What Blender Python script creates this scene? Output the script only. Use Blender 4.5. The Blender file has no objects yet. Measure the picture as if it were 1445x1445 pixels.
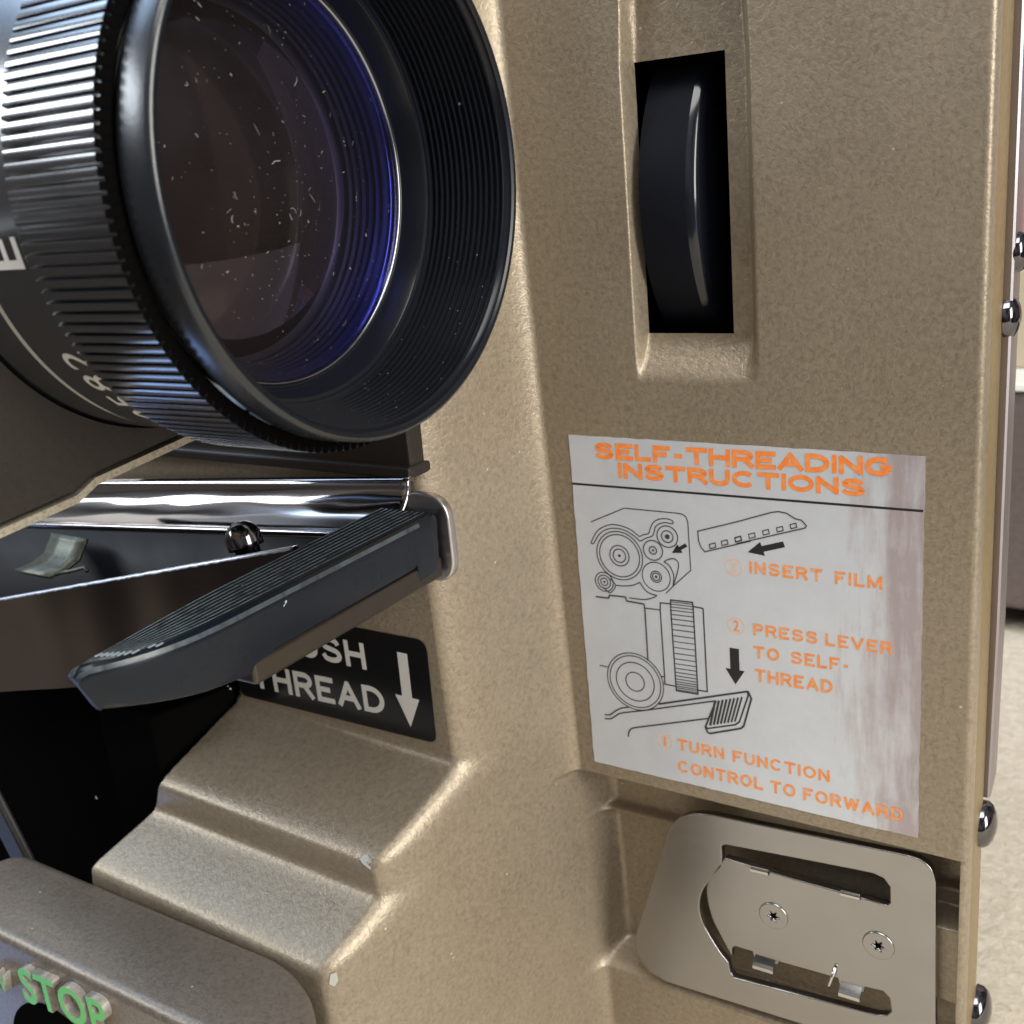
import bpy, math, random
import numpy as np
from mathutils import Matrix, Vector

random.seed(7)
rng = np.random.RandomState(7)
SC = bpy.context.scene
COL = SC.collection
MM = 0.001          # everything below is written in millimetres and stored in metres
PI = math.pi

# ------------------------------------------------------------------ camera
# Frame of the place: X along the machine's side panel (to the lamp side), Y into the machine, Z up.
# Origin: middle of the instruction sticker, panel face at Y = 0.
CAM = np.array([52.9323, -126.9434, 61.1967])
ROT = np.array([[0.838, 0.0888, -0.5384], [0.5379, -0.2999, 0.7879], [-0.0915, -0.9498, -0.2991]])
FPX, PP = 1583.0, 722.5
cd = bpy.data.cameras.new('camera')
cam = bpy.data.objects.new('camera', cd)
COL.objects.link(cam)
m3 = np.stack([ROT[:, 0], -ROT[:, 1], -ROT[:, 2]], 1)
M = Matrix([list(m3[i]) + [CAM[i] * MM] for i in range(3)] + [[0, 0, 0, 1]])
cam.matrix_world = M
cd.sensor_width = 36.0
cd.sensor_fit = 'HORIZONTAL'
cd.lens = 36.0 * FPX / 1445.0
cd.clip_start = 0.005
cd.clip_end = 50.0
cd.dof.use_dof = True
cd.dof.focus_distance = 0.128
cd.dof.aperture_fstop = 60.0
SC.camera = cam

# ------------------------------------------------------------------ world and lamps
W = bpy.data.worlds.new('World')
SC.world = W
W.use_nodes = True
nt = W.node_tree
bg = nt.nodes['Background']
tc = nt.nodes.new('ShaderNodeTexCoord')
sx = nt.nodes.new('ShaderNodeSeparateXYZ')
cr = nt.nodes.new('ShaderNodeValToRGB')
mr = nt.nodes.new('ShaderNodeMapRange')
mr.inputs['From Min'].default_value = -1
mr.inputs['From Max'].default_value = 1
nt.links.new(tc.outputs['Generated'], sx.inputs[0])
nt.links.new(sx.outputs['Z'], mr.inputs['Value'])
nt.links.new(mr.outputs[0], cr.inputs[0])
wn = nt.nodes.new('ShaderNodeTexNoise')
wn.inputs['Scale'].default_value = 2.6
wn.inputs['Detail'].default_value = 3.0
wmr = nt.nodes.new('ShaderNodeMapRange')
wmr.inputs['From Min'].default_value = 0.38; wmr.inputs['From Max'].default_value = 0.64
wmr.inputs['To Min'].default_value = 0.25; wmr.inputs['To Max'].default_value = 1.9
wmx = nt.nodes.new('ShaderNodeMix')
wmx.data_type = 'RGBA'; wmx.blend_type = 'MULTIPLY'
wmx.inputs['Factor'].default_value = 1.0
nt.links.new(tc.outputs['Generated'], wn.inputs['Vector'])
nt.links.new(wn.outputs['Fac'], wmr.inputs['Value'])
nt.links.new(cr.outputs[0], wmx.inputs[6])
nt.links.new(wmr.outputs[0], wmx.inputs[7])
nt.links.new(wmx.outputs[2], bg.inputs[0])
e = cr.color_ramp.elements
e[0].position, e[0].color = 0.0, (0.16, 0.12, 0.09, 1)
e[1].position, e[1].color = 1.0, (0.85, 0.87, 0.90, 1)
for p, c in ((0.42, (0.20, 0.16, 0.13, 1)), (0.55, (0.30, 0.28, 0.27, 1)), (0.75, (0.55, 0.56, 0.58, 1))):
    k = e.new(p); k.color = c
bg.inputs[1].default_value = 0.48


def area(name, loc, to, sx_, sy_, power, color):
    l = bpy.data.lights.new(name, 'AREA')
    l.shape = 'RECTANGLE'
    l.size, l.size_y, l.energy, l.color = sx_, sy_, power, color
    o = bpy.data.objects.new(name, l)
    COL.objects.link(o)
    o.location = loc
    d = Vector(to) - Vector(loc)
    o.rotation_euler = d.to_track_quat('-Z', 'Y').to_euler()
    return o


area('ceiling_light', (0.20, -0.42, 1.15), (0, 0, 0), 0.9, 0.6, 11.5, (1.0, 0.99, 0.97))
area('right_window_light', (0.95, -0.26, 0.37), (0, -0.02, 0.03), 0.42, 0.74, 12.0, (1.0, 0.985, 0.92))
area('left_window_light', (-0.95, -0.60, 0.55), (-0.02, -0.07, 0.06), 0.6, 0.22, 5.8, (0.84, 0.92, 1.0))
area('left_sky_light', (-0.85, -0.16, 0.90), (-0.02, -0.07, 0.06), 0.6, 0.30, 3.2, (0.50, 0.70, 1.0))
area('left_low_blue_light', (-0.62, -0.20, -0.37), (-0.02, -0.07, 0.05), 0.09, 0.22, 0.34, (0.30, 0.50, 1.0))  # blue lamp added for the low reflections on the lens grip ring
area('right_low_blue_light', (0.80, -0.33, -0.10), (0, -0.06, 0.06), 0.10, 0.26, 0.22, (0.30, 0.50, 1.0))  # blue lamp added for the reflection on the lens front rim

vs = SC.view_settings
vs.view_transform = 'Standard'
vs.look = 'None'
vs.exposure = 0.0
vs.gamma = 1.0
SC.render.film_transparent = False


# ------------------------------------------------------------------ unprojection: photo pixel -> point on a known plane
def ray(px, py):
    return ROT @ np.array([px - PP, py - PP, FPX])


def onY(px, py, y):
    r = ray(px, py)
    return CAM + r * (y - CAM[1]) / r[1]


def onZ(px, py, z):
    r = ray(px, py)
    return CAM + r * (z - CAM[2]) / r[2]


# ------------------------------------------------------------------ materials
def mat(name, base, rough=0.5, metal=0.0, spec=0.5, coat=0.0, coat_rough=0.1):
    m = bpy.data.materials.new(name)
    m.use_nodes = True
    b = m.node_tree.nodes['Principled BSDF']
    b.inputs['Base Color'].default_value = (*base, 1)
    b.inputs['Roughness'].default_value = rough
    b.inputs['Metallic'].default_value = metal
    b.inputs['Specular IOR Level'].default_value = spec
    b.inputs['Coat Weight'].default_value = coat
    b.inputs['Coat Roughness'].default_value = coat_rough
    return m


def N(m, t, **kw):
    n = m.node_tree.nodes.new(t)
    for k, v in kw.items():
        if k in n.inputs:
            n.inputs[k].default_value = v
        else:
            setattr(n, k, v)
    return n


def L(m, a, b):
    m.node_tree.links.new(a, b)


def bsdf(m):
    return m.node_tree.nodes['Principled BSDF']


def ramp(m, stops):
    r = N(m, 'ShaderNodeValToRGB')
    el = r.color_ramp.elements
    el[0].position, el[0].color = stops[0][0], (*stops[0][1], 1)
    el[1].position, el[1].color = stops[-1][0], (*stops[-1][1], 1)
    for p, c in stops[1:-1]:
        q = el.new(p); q.color = (*c, 1)
    return r


def grained(name, c0, c1, rough, metal, scale=1300.0, dist=0.00005, strength=0.55, specks=True, rvar=0.12):
    """painted or cast surface: mottled colour, wrinkled grain, pale and dark flecks"""
    m = mat(name, c0, rough, metal)
    b = bsdf(m)
    t = N(m, 'ShaderNodeTexCoord')
    n1 = N(m, 'ShaderNodeTexNoise', Scale=scale, Detail=4.0, Roughness=0.6, Distortion=0.6)
    n2 = N(m, 'ShaderNodeTexNoise', Scale=scale * 0.035, Detail=3.0)
    n3 = N(m, 'ShaderNodeTexNoise', Scale=scale * 2.6, Detail=2.0)
    for n in (n1, n2, n3):
        L(m, t.outputs['Object'], n.inputs['Vector'])
    mix = N(m, 'ShaderNodeMath', operation='MULTIPLY_ADD')
    mix.inputs[1].default_value = 0.84
    L(m, n1.outputs['Fac'], mix.inputs[0])
    sc = N(m, 'ShaderNodeMath', operation='MULTIPLY')
    sc.inputs[1].default_value = 0.16
    L(m, n2.outputs['Fac'], sc.inputs[0])
    L(m, sc.outputs[0], mix.inputs[2])
    r = ramp(m, [(0.34, c1), (0.5, c0), (0.66, tuple(min(1, x * 1.16) for x in c0))])
    L(m, mix.outputs[0], r.inputs[0])
    col = r.outputs[0]
    if specks:
        v = N(m, 'ShaderNodeTexVoronoi', Scale=scale * 0.55)
        L(m, t.outputs['Object'], v.inputs['Vector'])
        gt = N(m, 'ShaderNodeSeparateColor')
        L(m, v.outputs['Color'], gt.inputs[0])
        big = N(m, 'ShaderNodeMath', operation='GREATER_THAN'); big.inputs[1].default_value = 0.985
        L(m, gt.outputs[0], big.inputs[0])
        near = N(m, 'ShaderNodeMath', operation='LESS_THAN'); near.inputs[1].default_value = 0.13
        L(m, v.outputs['Distance'], near.inputs[0])
        mul = N(m, 'ShaderNodeMath', operation='MULTIPLY')
        L(m, big.outputs[0], mul.inputs[0]); L(m, near.outputs[0], mul.inputs[1])
        mc = N(m, 'ShaderNodeMix', data_type='RGBA')
        mc.inputs['B'].default_value = (*[min(1, x * 1.9 + 0.05) for x in c0], 1) if False else (0.62, 0.56, 0.44, 1)
        L(m, mul.outputs[0], mc.inputs['Factor'])
        L(m, col, mc.inputs[6])
        mc.inputs[7].default_value = (0.60, 0.54, 0.42, 1)
        col = mc.outputs[2]
    L(m, col, b.inputs['Base Color'])
    rr = N(m, 'ShaderNodeMapRange')
    rr.inputs['To Min'].default_value = rough - rvar
    rr.inputs['To Max'].default_value = rough + rvar
    L(m, n2.outputs['Fac'], rr.inputs['Value'])
    L(m, rr.outputs[0], b.inputs['Roughness'])
    add = N(m, 'ShaderNodeMath', operation='MULTIPLY_ADD')
    add.inputs[1].default_value = 0.35
    L(m, n3.outputs['Fac'], add.inputs[0]); L(m, n1.outputs['Fac'], add.inputs[2])
    bp = N(m, 'ShaderNodeBump', Strength=strength, Distance=dist)
    L(m, add.outputs[0], bp.inputs['Height'])
    L(m, bp.outputs[0], b.inputs['Normal'])
    return m


def dusty(name, base, rough, metal=0.0, spec=0.5, dust=(0.5, 0.5, 0.48), scale=420.0, thr=0.985, coat=0.0, grain=0.0):
    """dark plastic or anodised metal with lint flecks and uneven gloss"""
    m = mat(name, base, rough, metal, spec, coat)
    b = bsdf(m)
    t = N(m, 'ShaderNodeTexCoord')
    v = N(m, 'ShaderNodeTexVoronoi', Scale=scale)
    wob = N(m, 'ShaderNodeTexNoise', Scale=scale * 1.5, Detail=2.0)
    L(m, t.outputs['Object'], wob.inputs['Vector'])
    vm = N(m, 'ShaderNodeVectorMath', operation='MULTIPLY_ADD')
    vm.inputs[1].default_value = (0.0024,) * 3
    L(m, wob.outputs['Color'], vm.inputs[0]); L(m, t.outputs['Object'], vm.inputs[2])
    L(m, vm.outputs[0], v.inputs['Vector'])
    sepc = N(m, 'ShaderNodeSeparateColor')
    L(m, v.outputs['Color'], sepc.inputs[0])
    g = N(m, 'ShaderNodeMath', operation='GREATER_THAN'); g.inputs[1].default_value = thr
    L(m, sepc.outputs[1], g.inputs[0])
    d = N(m, 'ShaderNodeMath', operation='LESS_THAN'); d.inputs[1].default_value = 0.12
    L(m, v.outputs['Distance'], d.inputs[0])
    mu = N(m, 'ShaderNodeMath', operation='MULTIPLY')
    L(m, g.outputs[0], mu.inputs[0]); L(m, d.outputs[0], mu.inputs[1])
    mc = N(m, 'ShaderNodeMix', data_type='RGBA')
    mc.inputs[6].default_value = (*base, 1); mc.inputs[7].default_value = (*dust, 1)
    L(m, mu.outputs[0], mc.inputs['Factor'])
    L(m, mc.outputs[2], b.inputs['Base Color'])
    n2 = N(m, 'ShaderNodeTexNoise', Scale=160.0, Detail=4.0)
    L(m, t.outputs['Object'], n2.inputs['Vector'])
    rr = N(m, 'ShaderNodeMapRange')
    rr.inputs['To Min'].default_value = max(0.02, rough - 0.08)
    rr.inputs['To Max'].default_value = rough + 0.1
    L(m, n2.outputs['Fac'], rr.inputs['Value'])
    ma = N(m, 'ShaderNodeMath', operation='MAXIMUM')
    L(m, rr.outputs[0], ma.inputs[0]); L(m, mu.outputs[0], ma.inputs[1])
    L(m, ma.outputs[0], b.inputs['Roughness'])
    if grain:
        n3 = N(m, 'ShaderNodeTexNoise', Scale=2500.0, Detail=2.0)
        L(m, t.outputs['Object'], n3.inputs['Vector'])
        bp = N(m, 'ShaderNodeBump', Strength=grain, Distance=0.00003)
        L(m, n3.outputs['Fac'], bp.inputs['Height'])
        L(m, bp.outputs[0], b.inputs['Normal'])
    return m


def brushed(name, base, rough, sx_=40.0, sz=900.0, var=0.10):
    m = mat(name, base, rough, 1.0)
    b = bsdf(m)
    t = N(m, 'ShaderNodeTexCoord')
    mp = N(m, 'ShaderNodeMapping')
    mp.inputs['Scale'].default_value = (sx_, sx_, sz)
    L(m, t.outputs['Object'], mp.inputs[0])
    n = N(m, 'ShaderNodeTexNoise', Scale=3.0, Detail=5.0)
    L(m, mp.outputs[0], n.inputs['Vector'])
    n2 = N(m, 'ShaderNodeTexNoise', Scale=120.0, Detail=4.0)
    L(m, t.outputs['Object'], n2.inputs['Vector'])
    r = ramp(m, [(0.3, tuple(x * 0.93 for x in base)), (0.7, base)])
    L(m, n2.outputs['Fac'], r.inputs[0])
    L(m, r.outputs[0], b.inputs['Base Color'])
    rr = N(m, 'ShaderNodeMapRange')
    rr.inputs['To Min'].default_value = max(0.03, rough - var)
    rr.inputs['To Max'].default_value = rough + var
    L(m, n.outputs['Fac'], rr.inputs['Value'])
    L(m, rr.outputs[0], b.inputs['Roughness'])
    return m


PAINT = grained('bronze_hammered_paint', (0.308, 0.253, 0.184), (0.244, 0.199, 0.142), 0.38, 0.45, scale=1500.0, dist=0.00010, strength=0.74)
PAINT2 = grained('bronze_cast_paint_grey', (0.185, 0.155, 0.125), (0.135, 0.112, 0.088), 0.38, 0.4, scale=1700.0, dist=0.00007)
PAINT3 = grained('smooth_bronze_cover_paint', (0.235, 0.170, 0.085), (0.205, 0.145, 0.070), 0.45, 0.2, strength=0.2, specks=False)
ANOD = dusty('black_anodised_metal', (0.012, 0.014, 0.018), 0.20, 0.0, 1.0, thr=0.992, coat=0.4)
bsdf(ANOD).inputs['IOR'].default_value = 1.9
ANODR = dusty('black_anodised_grooves', (0.008, 0.009, 0.012), 0.22, 0.0, 0.30, scale=600.0, thr=0.985)
MATTE = dusty('matt_black_interior', (0.0032, 0.003, 0.003), 0.6, 0.0, 0.0, thr=0.997)
WHEELM = dusty('satin_black_plastic', (0.008, 0.009, 0.014), 0.5, 0.0, 0.10, thr=1.1)
WHEELE = dusty('polished_black_edge', (0.008, 0.009, 0.014), 0.14, 0.0, 0.6, thr=1.1)
PEDALM = dusty('black_lever_plastic', (0.007, 0.010, 0.016), 0.25, 0.0, 0.28, dust=(0.42, 0.45, 0.46), scale=520.0, thr=0.975)
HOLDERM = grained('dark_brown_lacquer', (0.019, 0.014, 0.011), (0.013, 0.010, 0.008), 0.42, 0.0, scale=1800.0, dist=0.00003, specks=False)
CHROME = brushed('worn_chrome', (0.40, 0.38, 0.38), 0.10, var=0.04)
BRIGHT = brushed('bright_chrome', (0.62, 0.61, 0.60), 0.14, var=0.05)
STEEL = brushed('nickel_plate_steel', (0.375, 0.365, 0.360), 0.24, sx_=60.0, sz=700.0, var=0.03)
EDGE = grained('raw_metal_edge', (0.50, 0.45, 0.36), (0.30, 0.26, 0.20), 0.4, 0.7, scale=2500.0, specks=False)
DARKCHR = brushed('dark_nickel', (0.16, 0.15, 0.16), 0.10, var=0.04)
TRIM = brushed('grey_trim_metal', (0.40, 0.36, 0.37), 0.45, sx_=300.0, sz=20.0)
CLIPM = grained('greenish_zinc', (0.10, 0.11, 0.085), (0.06, 0.065, 0.05), 0.4, 0.5, specks=False)
ORANGE = mat('orange_ink', (0.88, 0.22, 0.030), 0.55)
PALEOR = mat('faded_orange_ink', (0.88, 0.27, 0.06), 0.55)
FAINTOR = mat('worn_orange_ink', (0.80, 0.48, 0.32), 0.55)
BLACKINK = mat('black_ink', (0.012, 0.011, 0.012), 0.45)
GREYINK = mat('thin_black_ink', (0.06, 0.06, 0.065), 0.5)
WHITEINK = mat('white_print', (0.66, 0.64, 0.62), 0.5)
LABELBK = mat('black_label_foil', (0.009, 0.009, 0.010), 0.12, 0.0, 0.3)
GREENP = mat('green_letter_paint', (0.11, 0.47, 0.10), 0.45)
CHIP = mat('bare_metal_chip', (0.52, 0.52, 0.50), 0.4, 0.6)

# mottled inks: unevenly printed
for mm_, hi in ((ORANGE, (0.90, 0.32, 0.09)), (PALEOR, (0.84, 0.39, 0.18)), (FAINTOR, (0.70, 0.60, 0.55))):
    b_ = bsdf(mm_)
    base_ = tuple(b_.inputs['Base Color'].default_value)[:3]
    t_ = N(mm_, 'ShaderNodeTexCoord')
    n_ = N(mm_, 'ShaderNodeTexNoise', Scale=1400.0, Detail=3.0)
    L(mm_, t_.outputs['Object'], n_.inputs['Vector'])
    r_ = ramp(mm_, [(0.38, base_), (0.72, hi)])
    L(mm_, n_.outputs['Fac'], r_.inputs[0])
    L(mm_, r_.outputs[0], b_.inputs['Base Color'])


def foil_material():
    """silver foil sticker: pinkish handling wear down its right edge"""
    m = mat('silver_foil_sticker', (0.6, 0.6, 0.61), 0.36, 0.35)
    b = bsdf(m)
    t = N(m, 'ShaderNodeTexCoord')
    mp = N(m, 'ShaderNodeMapping')
    mp.inputs['Scale'].default_value = (420.0, 1.0, 60.0)
    L(m, t.outputs['Object'], mp.inputs[0])
    streak = N(m, 'ShaderNodeTexNoise', Scale=1.0, Detail=6.0, Roughness=0.65)
    L(m, mp.outputs[0], streak.inputs['Vector'])
    blot = N(m, 'ShaderNodeTexNoise', Scale=210.0, Detail=6.0, Roughness=0.7)
    L(m, t.outputs['Object'], blot.inputs['Vector'])
    s = N(m, 'ShaderNodeSeparateXYZ')
    L(m, t.outputs['Object'], s.inputs[0])
    gx = N(m, 'ShaderNodeMapRange')
    gx.inputs['From Min'].default_value = 0.007; gx.inputs['From Max'].default_value = 0.025
    gx.inputs['To Min'].default_value = -0.42; gx.inputs['To Max'].default_value = 0.30
    L(m, s.outputs['X'], gx.inputs['Value'])
    a1 = N(m, 'ShaderNodeMath', operation='ADD')
    L(m, streak.outputs['Fac'], a1.inputs[0]); L(m, gx.outputs[0], a1.inputs[1])
    a2 = N(m, 'ShaderNodeMath', operation='MULTIPLY_ADD'); a2.inputs[1].default_value = 0.55; 
    L(m, blot.outputs['Fac'], a2.inputs[0]); L(m, a1.outputs[0], a2.inputs[2])
    r = ramp(m, [(0.66, (0.65, 0.685, 0.745)), (0.80, (0.57, 0.55, 0.585)), (1.0, (0.43, 0.37, 0.39))])
    L(m, a2.outputs[0], r.inputs[0])
    blend = N(m, 'ShaderNodeMix', data_type='RGBA', blend_type='MULTIPLY')
    blend.inputs['Factor'].default_value = 0.35
    soft = ramp(m, [(0.25, (0.78, 0.76, 0.77)), (0.6, (1, 1, 1))])
    L(m, blot.outputs['Fac'], soft.inputs[0])
    L(m, r.outputs[0], blend.inputs[6]); L(m, soft.outputs[0], blend.inputs[7])
    L(m, blend.outputs[2], b.inputs['Base Color'])
    bp = N(m, 'ShaderNodeBump', Strength=0.15, Distance=0.00005)
    L(m, blot.outputs['Fac'], bp.inputs['Height'])
    L(m, bp.outputs[0], b.inputs['Normal'])
    return m


FOIL = foil_material()


def glass_material(name, tint_n, tint_e, lo, hi, dust=True):
    """coated lens glass: clear, with a tinted reflection that grows towards the rim, and lint on it"""
    m = bpy.data.materials.new(name)
    m.use_nodes = True
    t = m.node_tree
    t.nodes.remove(t.nodes['Principled BSDF'])
    out = t.nodes['Material Output']
    tr = N(m, 'ShaderNodeBsdfTransparent')
    gl = N(m, 'ShaderNodeBsdfGlossy')
    gl.inputs['Roughness'].default_value = 0.03
    lw = N(m, 'ShaderNodeLayerWeight')
    lw.inputs['Blend'].default_value = 0.35
    r = ramp(m, [(0.14, tint_n), (0.30, tuple((a_ + b_) / 2 for a_, b_ in zip(tint_n, tint_e))), (0.44, tint_e)])
    L(m, lw.outputs['Facing'], r.inputs[0])
    L(m, r.outputs[0], gl.inputs['Color'])
    rt = ramp(m, [(0.22, (0.66, 0.60, 0.62)), (0.34, (0.42, 0.38, 0.72)), (0.46, (0.16, 0.18, 0.85))])  # blue reflection of the coating, put into the see-through tint
    L(m, lw.outputs['Facing'], rt.inputs[0])
    L(m, rt.outputs[0], tr.inputs[0])
    f = N(m, 'ShaderNodeMapRange')
    f.inputs['From Min'].default_value = 0.20; f.inputs['From Max'].default_value = 0.55
    f.inputs['To Min'].default_value = lo; f.inputs['To Max'].default_value = hi
    L(m, lw.outputs['Facing'], f.inputs['Value'])
    mx = N(m, 'ShaderNodeMixShader')
    L(m, f.outputs[0], mx.inputs[0]); L(m, tr.outputs[0], mx.inputs[1]); L(m, gl.outputs[0], mx.inputs[2])
    last = mx.outputs[0]
    if dust:
        tcx = N(m, 'ShaderNodeTexCoord')
        wob = N(m, 'ShaderNodeTexNoise', Scale=950.0, Detail=3.0)
        L(m, tcx.outputs['Object'], wob.inputs['Vector'])
        vm = N(m, 'ShaderNodeVectorMath', operation='MULTIPLY_ADD')
        vm.inputs[1].default_value = (0.0030,) * 3
        L(m, wob.outputs['Color'], vm.inputs[0]); L(m, tcx.outputs['Object'], vm.inputs[2])
        acc = None
        for scale, thr, rad in ((700.0, 0.95, 0.10), (1500.0, 0.95, 0.15)):
            v = N(m, 'ShaderNodeTexVoronoi', Scale=scale)
            L(m, vm.outputs[0], v.inputs['Vector'])
            sp = N(m, 'ShaderNodeSeparateColor')
            L(m, v.outputs['Color'], sp.inputs[0])
            g = N(m, 'ShaderNodeMath', operation='GREATER_THAN'); g.inputs[1].default_value = thr
            L(m, sp.outputs[0], g.inputs[0])
            d = N(m, 'ShaderNodeMath', operation='LESS_THAN'); d.inputs[1].default_value = rad
            L(m, v.outputs['Distance'], d.inputs[0])
            mu = N(m, 'ShaderNodeMath', operation='MULTIPLY')
            L(m, g.outputs[0], mu.inputs[0]); L(m, d.outputs[0], mu.inputs[1])
            if acc is None:
                acc = mu
            else:
                mx2 = N(m, 'ShaderNodeMath', operation='MAXIMUM')
                L(m, acc.outputs[0], mx2.inputs[0]); L(m, mu.outputs[0], mx2.inputs[1])
                acc = mx2
        df = N(m, 'ShaderNodeBsdfDiffuse')
        df.inputs[0].default_value = (0.42, 0.41, 0.40, 1)
        film = N(m, 'ShaderNodeMath', operation='MULTIPLY_ADD')
        film.inputs[1].default_value = 0.62; film.inputs[2].default_value = 0.012
        L(m, acc.outputs[0], film.inputs[0])
        m2 = N(m, 'ShaderNodeMixShader')
        L(m, film.outputs[0], m2.inputs[0]); L(m, last, m2.inputs[1]); L(m, df.outputs[0], m2.inputs[2])
        last = m2.outputs[0]
    L(m, last, out.inputs['Surface'])
    return m


GLASS = glass_material('coated_front_glass', (0.34, 0.29, 0.36), (0.10, 0.12, 0.8), 0.07, 0.36)


# ------------------------------------------------------------------ mesh helpers (input in mm)
def link(name, me, m=None, parent=None, smooth=False, sharp=None, mats=None):
    o = bpy.data.objects.new(name, me)
    COL.objects.link(o)
    for q in (mats or ([m] if m else [])):
        me.materials.append(q)
    if smooth:
        me.polygons.foreach_set('use_smooth', [True] * len(me.polygons))
        if sharp:
            me.set_sharp_from_angle(angle=math.radians(sharp))
    if parent:
        o.parent = parent
    return o


def raw(name, verts, faces):
    me = bpy.data.meshes.new(name)
    v = np.asarray(verts, float) * MM
    me.from_pydata([tuple(x) for x in v], [], faces)
    me.update()
    return me


class MB:
    def __init__(s):
        s.v, s.f = [], []

    def add(s, vs_, fs):
        k = len(s.v)
        s.v += [tuple(x) for x in vs_]
        s.f += [tuple(i + k for i in f) for f in fs]
        return s

    def box(s, a, b):
        x0, y0, z0 = a; x1, y1, z1 = b
        return s.add([(x0, y0, z0), (x1, y0, z0), (x1, y1, z0), (x0, y1, z0), (x0, y0, z1), (x1, y0, z1), (x1, y1, z1), (x0, y1, z1)],
                     [(0, 3, 2, 1), (4, 5, 6, 7), (0, 1, 5, 4), (1, 2, 6, 5), (2, 3, 7, 6), (3, 0, 4, 7)])

    def grid(s, rows, close=False, cap=False):
        n = len(rows[0])
        k = len(s.v)
        for r in rows:
            s.v += [tuple(x) for x in r]
        for i in range(len(rows) - 1):
            for j in range(n if close else n - 1):
                a = k + i * n + j; b = k + i * n + (j + 1) % n
                s.f.append((a, b, b + n, a + n))
        if cap:
            s.f.append(tuple(k + j for j in range(n))[::-1])
            s.f.append(tuple(k + (len(rows) - 1) * n + j for j in range(n)))
        return s

    def build(s, name, m=None, parent=None, smooth=False, sharp=None, mats=None):
        return link(name, raw(name, s.v, s.f), m, parent, smooth, sharp, mats)


def bevel(o, w, seg=3, ang=35):
    b = o.modifiers.new('soft_edges', 'BEVEL')
    b.width, b.segments, b.limit_method, b.angle_limit = w * MM, seg, 'ANGLE', math.radians(ang)
    return o


LY, LZ = -48.46, 61.4       # projection lens axis (runs along X)


def lathe_x(profile, seg=256, yc=LY, zc=LZ, close=False):
    """revolve (x, r) about the lens axis"""
    mb = MB()
    rows = []
    for x, r in profile:
        rows.append([(x, yc - r * math.cos(a), zc + r * math.sin(a)) for a in [2 * PI * j / seg for j in range(seg)]])
    mb.grid(rows, close=True)
    return mb


def lathe_axis(profile, centre, axis, seg=48):
    """revolve (h, r) about an axis through centre; h measured along axis"""
    ax = Vector(axis).normalized()
    u = ax.orthogonal().normalized()
    w = ax.cross(u)
    c = Vector(centre)
    rows = []
    for h, r in profile:
        rows.append([tuple(c + ax * h + (u * math.cos(t) + w * math.sin(t)) * r) for t in [2 * PI * j / seg for j in range(seg)]])
    return MB().grid(rows, close=True)


def tube(points, r, seg=10):
    """round wire through points"""
    mb = MB()
    pts = [Vector(p) for p in points]
    rows = []
    up = Vector((0.13, 0.97, 0.21))
    for i, p in enumerate(pts):
        d = (pts[min(i + 1, len(pts) - 1)] - pts[max(i - 1, 0)]).normalized()
        u = d.cross(up).normalized(); w = d.cross(u)
        rows.append([tuple(p + (u * math.cos(t) + w * math.sin(t)) * r) for t in [2 * PI * j / seg for j in range(seg)]])
    return mb.grid(rows, close=True, cap=True)


def flat_shape(name, outlines, y, thick, m, parent, bev=0.0):
    """flat plate in the XZ plane with holes; front face at y, thickness going in (+Y)"""
    cu = bpy.data.curves.new(name, 'CURVE')
    cu.dimensions = '2D'
    cu.fill_mode = 'BOTH'
    cu.extrude = max(thick / 2 - bev, 0.0)
    cu.bevel_depth = bev
    cu.bevel_resolution = 2
    for pts in outlines:
        sp = cu.splines.new('POLY')
        sp.points.add(len(pts) - 1)
        for q, (a, b) in zip(sp.points, pts):
            q.co = (a, b, 0, 1)
        sp.use_cyclic_u = True
    tmp = bpy.data.objects.new(name, cu)
    me = bpy.data.meshes.new_from_object(tmp)
    bpy.data.objects.remove(tmp)
    bpy.data.curves.remove(cu)
    n = len(me.vertices)
    co = np.empty(n * 3); me.vertices.foreach_get('co', co); co = co.reshape(-1, 3)
    out = np.stack([co[:, 0], y + thick / 2 - co[:, 2], co[:, 1]], 1) * MM
    me.vertices.foreach_set('co', out.ravel())
    me.update()
    return link(name, me, m, parent)


def round_poly(pts, r, n=6):
    """round each corner of a polygon; r one radius or a list"""
    out = []
    k = len(pts)
    for i in range(k):
        p, a, b = np.array(pts[i], float), np.array(pts[i - 1], float), np.array(pts[(i + 1) % k], float)
        ri = r[i] if isinstance(r, (list, tuple)) else r
        u = (a - p) / np.linalg.norm(a - p); w = (b - p) / np.linalg.norm(b - p)
        ang = math.acos(max(-1, min(1, float(u @ w))))
        d = min(ri / math.tan(ang / 2), 0.48 * np.linalg.norm(a - p), 0.48 * np.linalg.norm(b - p))
        s, t = p + u * d, p + w * d
        for q in range(n + 1):
            f = q / n
            out.append(tuple((1 - f) ** 2 * s + 2 * f * (1 - f) * p + f * f * t))
    return out


def text_verts(body, spacing=1.0, offset=0.0, extrude=0.0, wordspace=1.0):
    cu = bpy.data.curves.new('lettering', 'FONT')
    cu.body = body
    cu.space_character = spacing
    cu.space_word = wordspace
    cu.offset = offset
    cu.extrude = extrude
    cu.resolution_u = 5
    tmp = bpy.data.objects.new('lettering', cu)
    me = bpy.data.meshes.new_from_object(tmp)
    bpy.data.objects.remove(tmp)
    bpy.data.curves.remove(cu)
    co = np.empty(len(me.vertices) * 3); me.vertices.foreach_get('co', co)
    return me, co.reshape(-1, 3)


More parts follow.
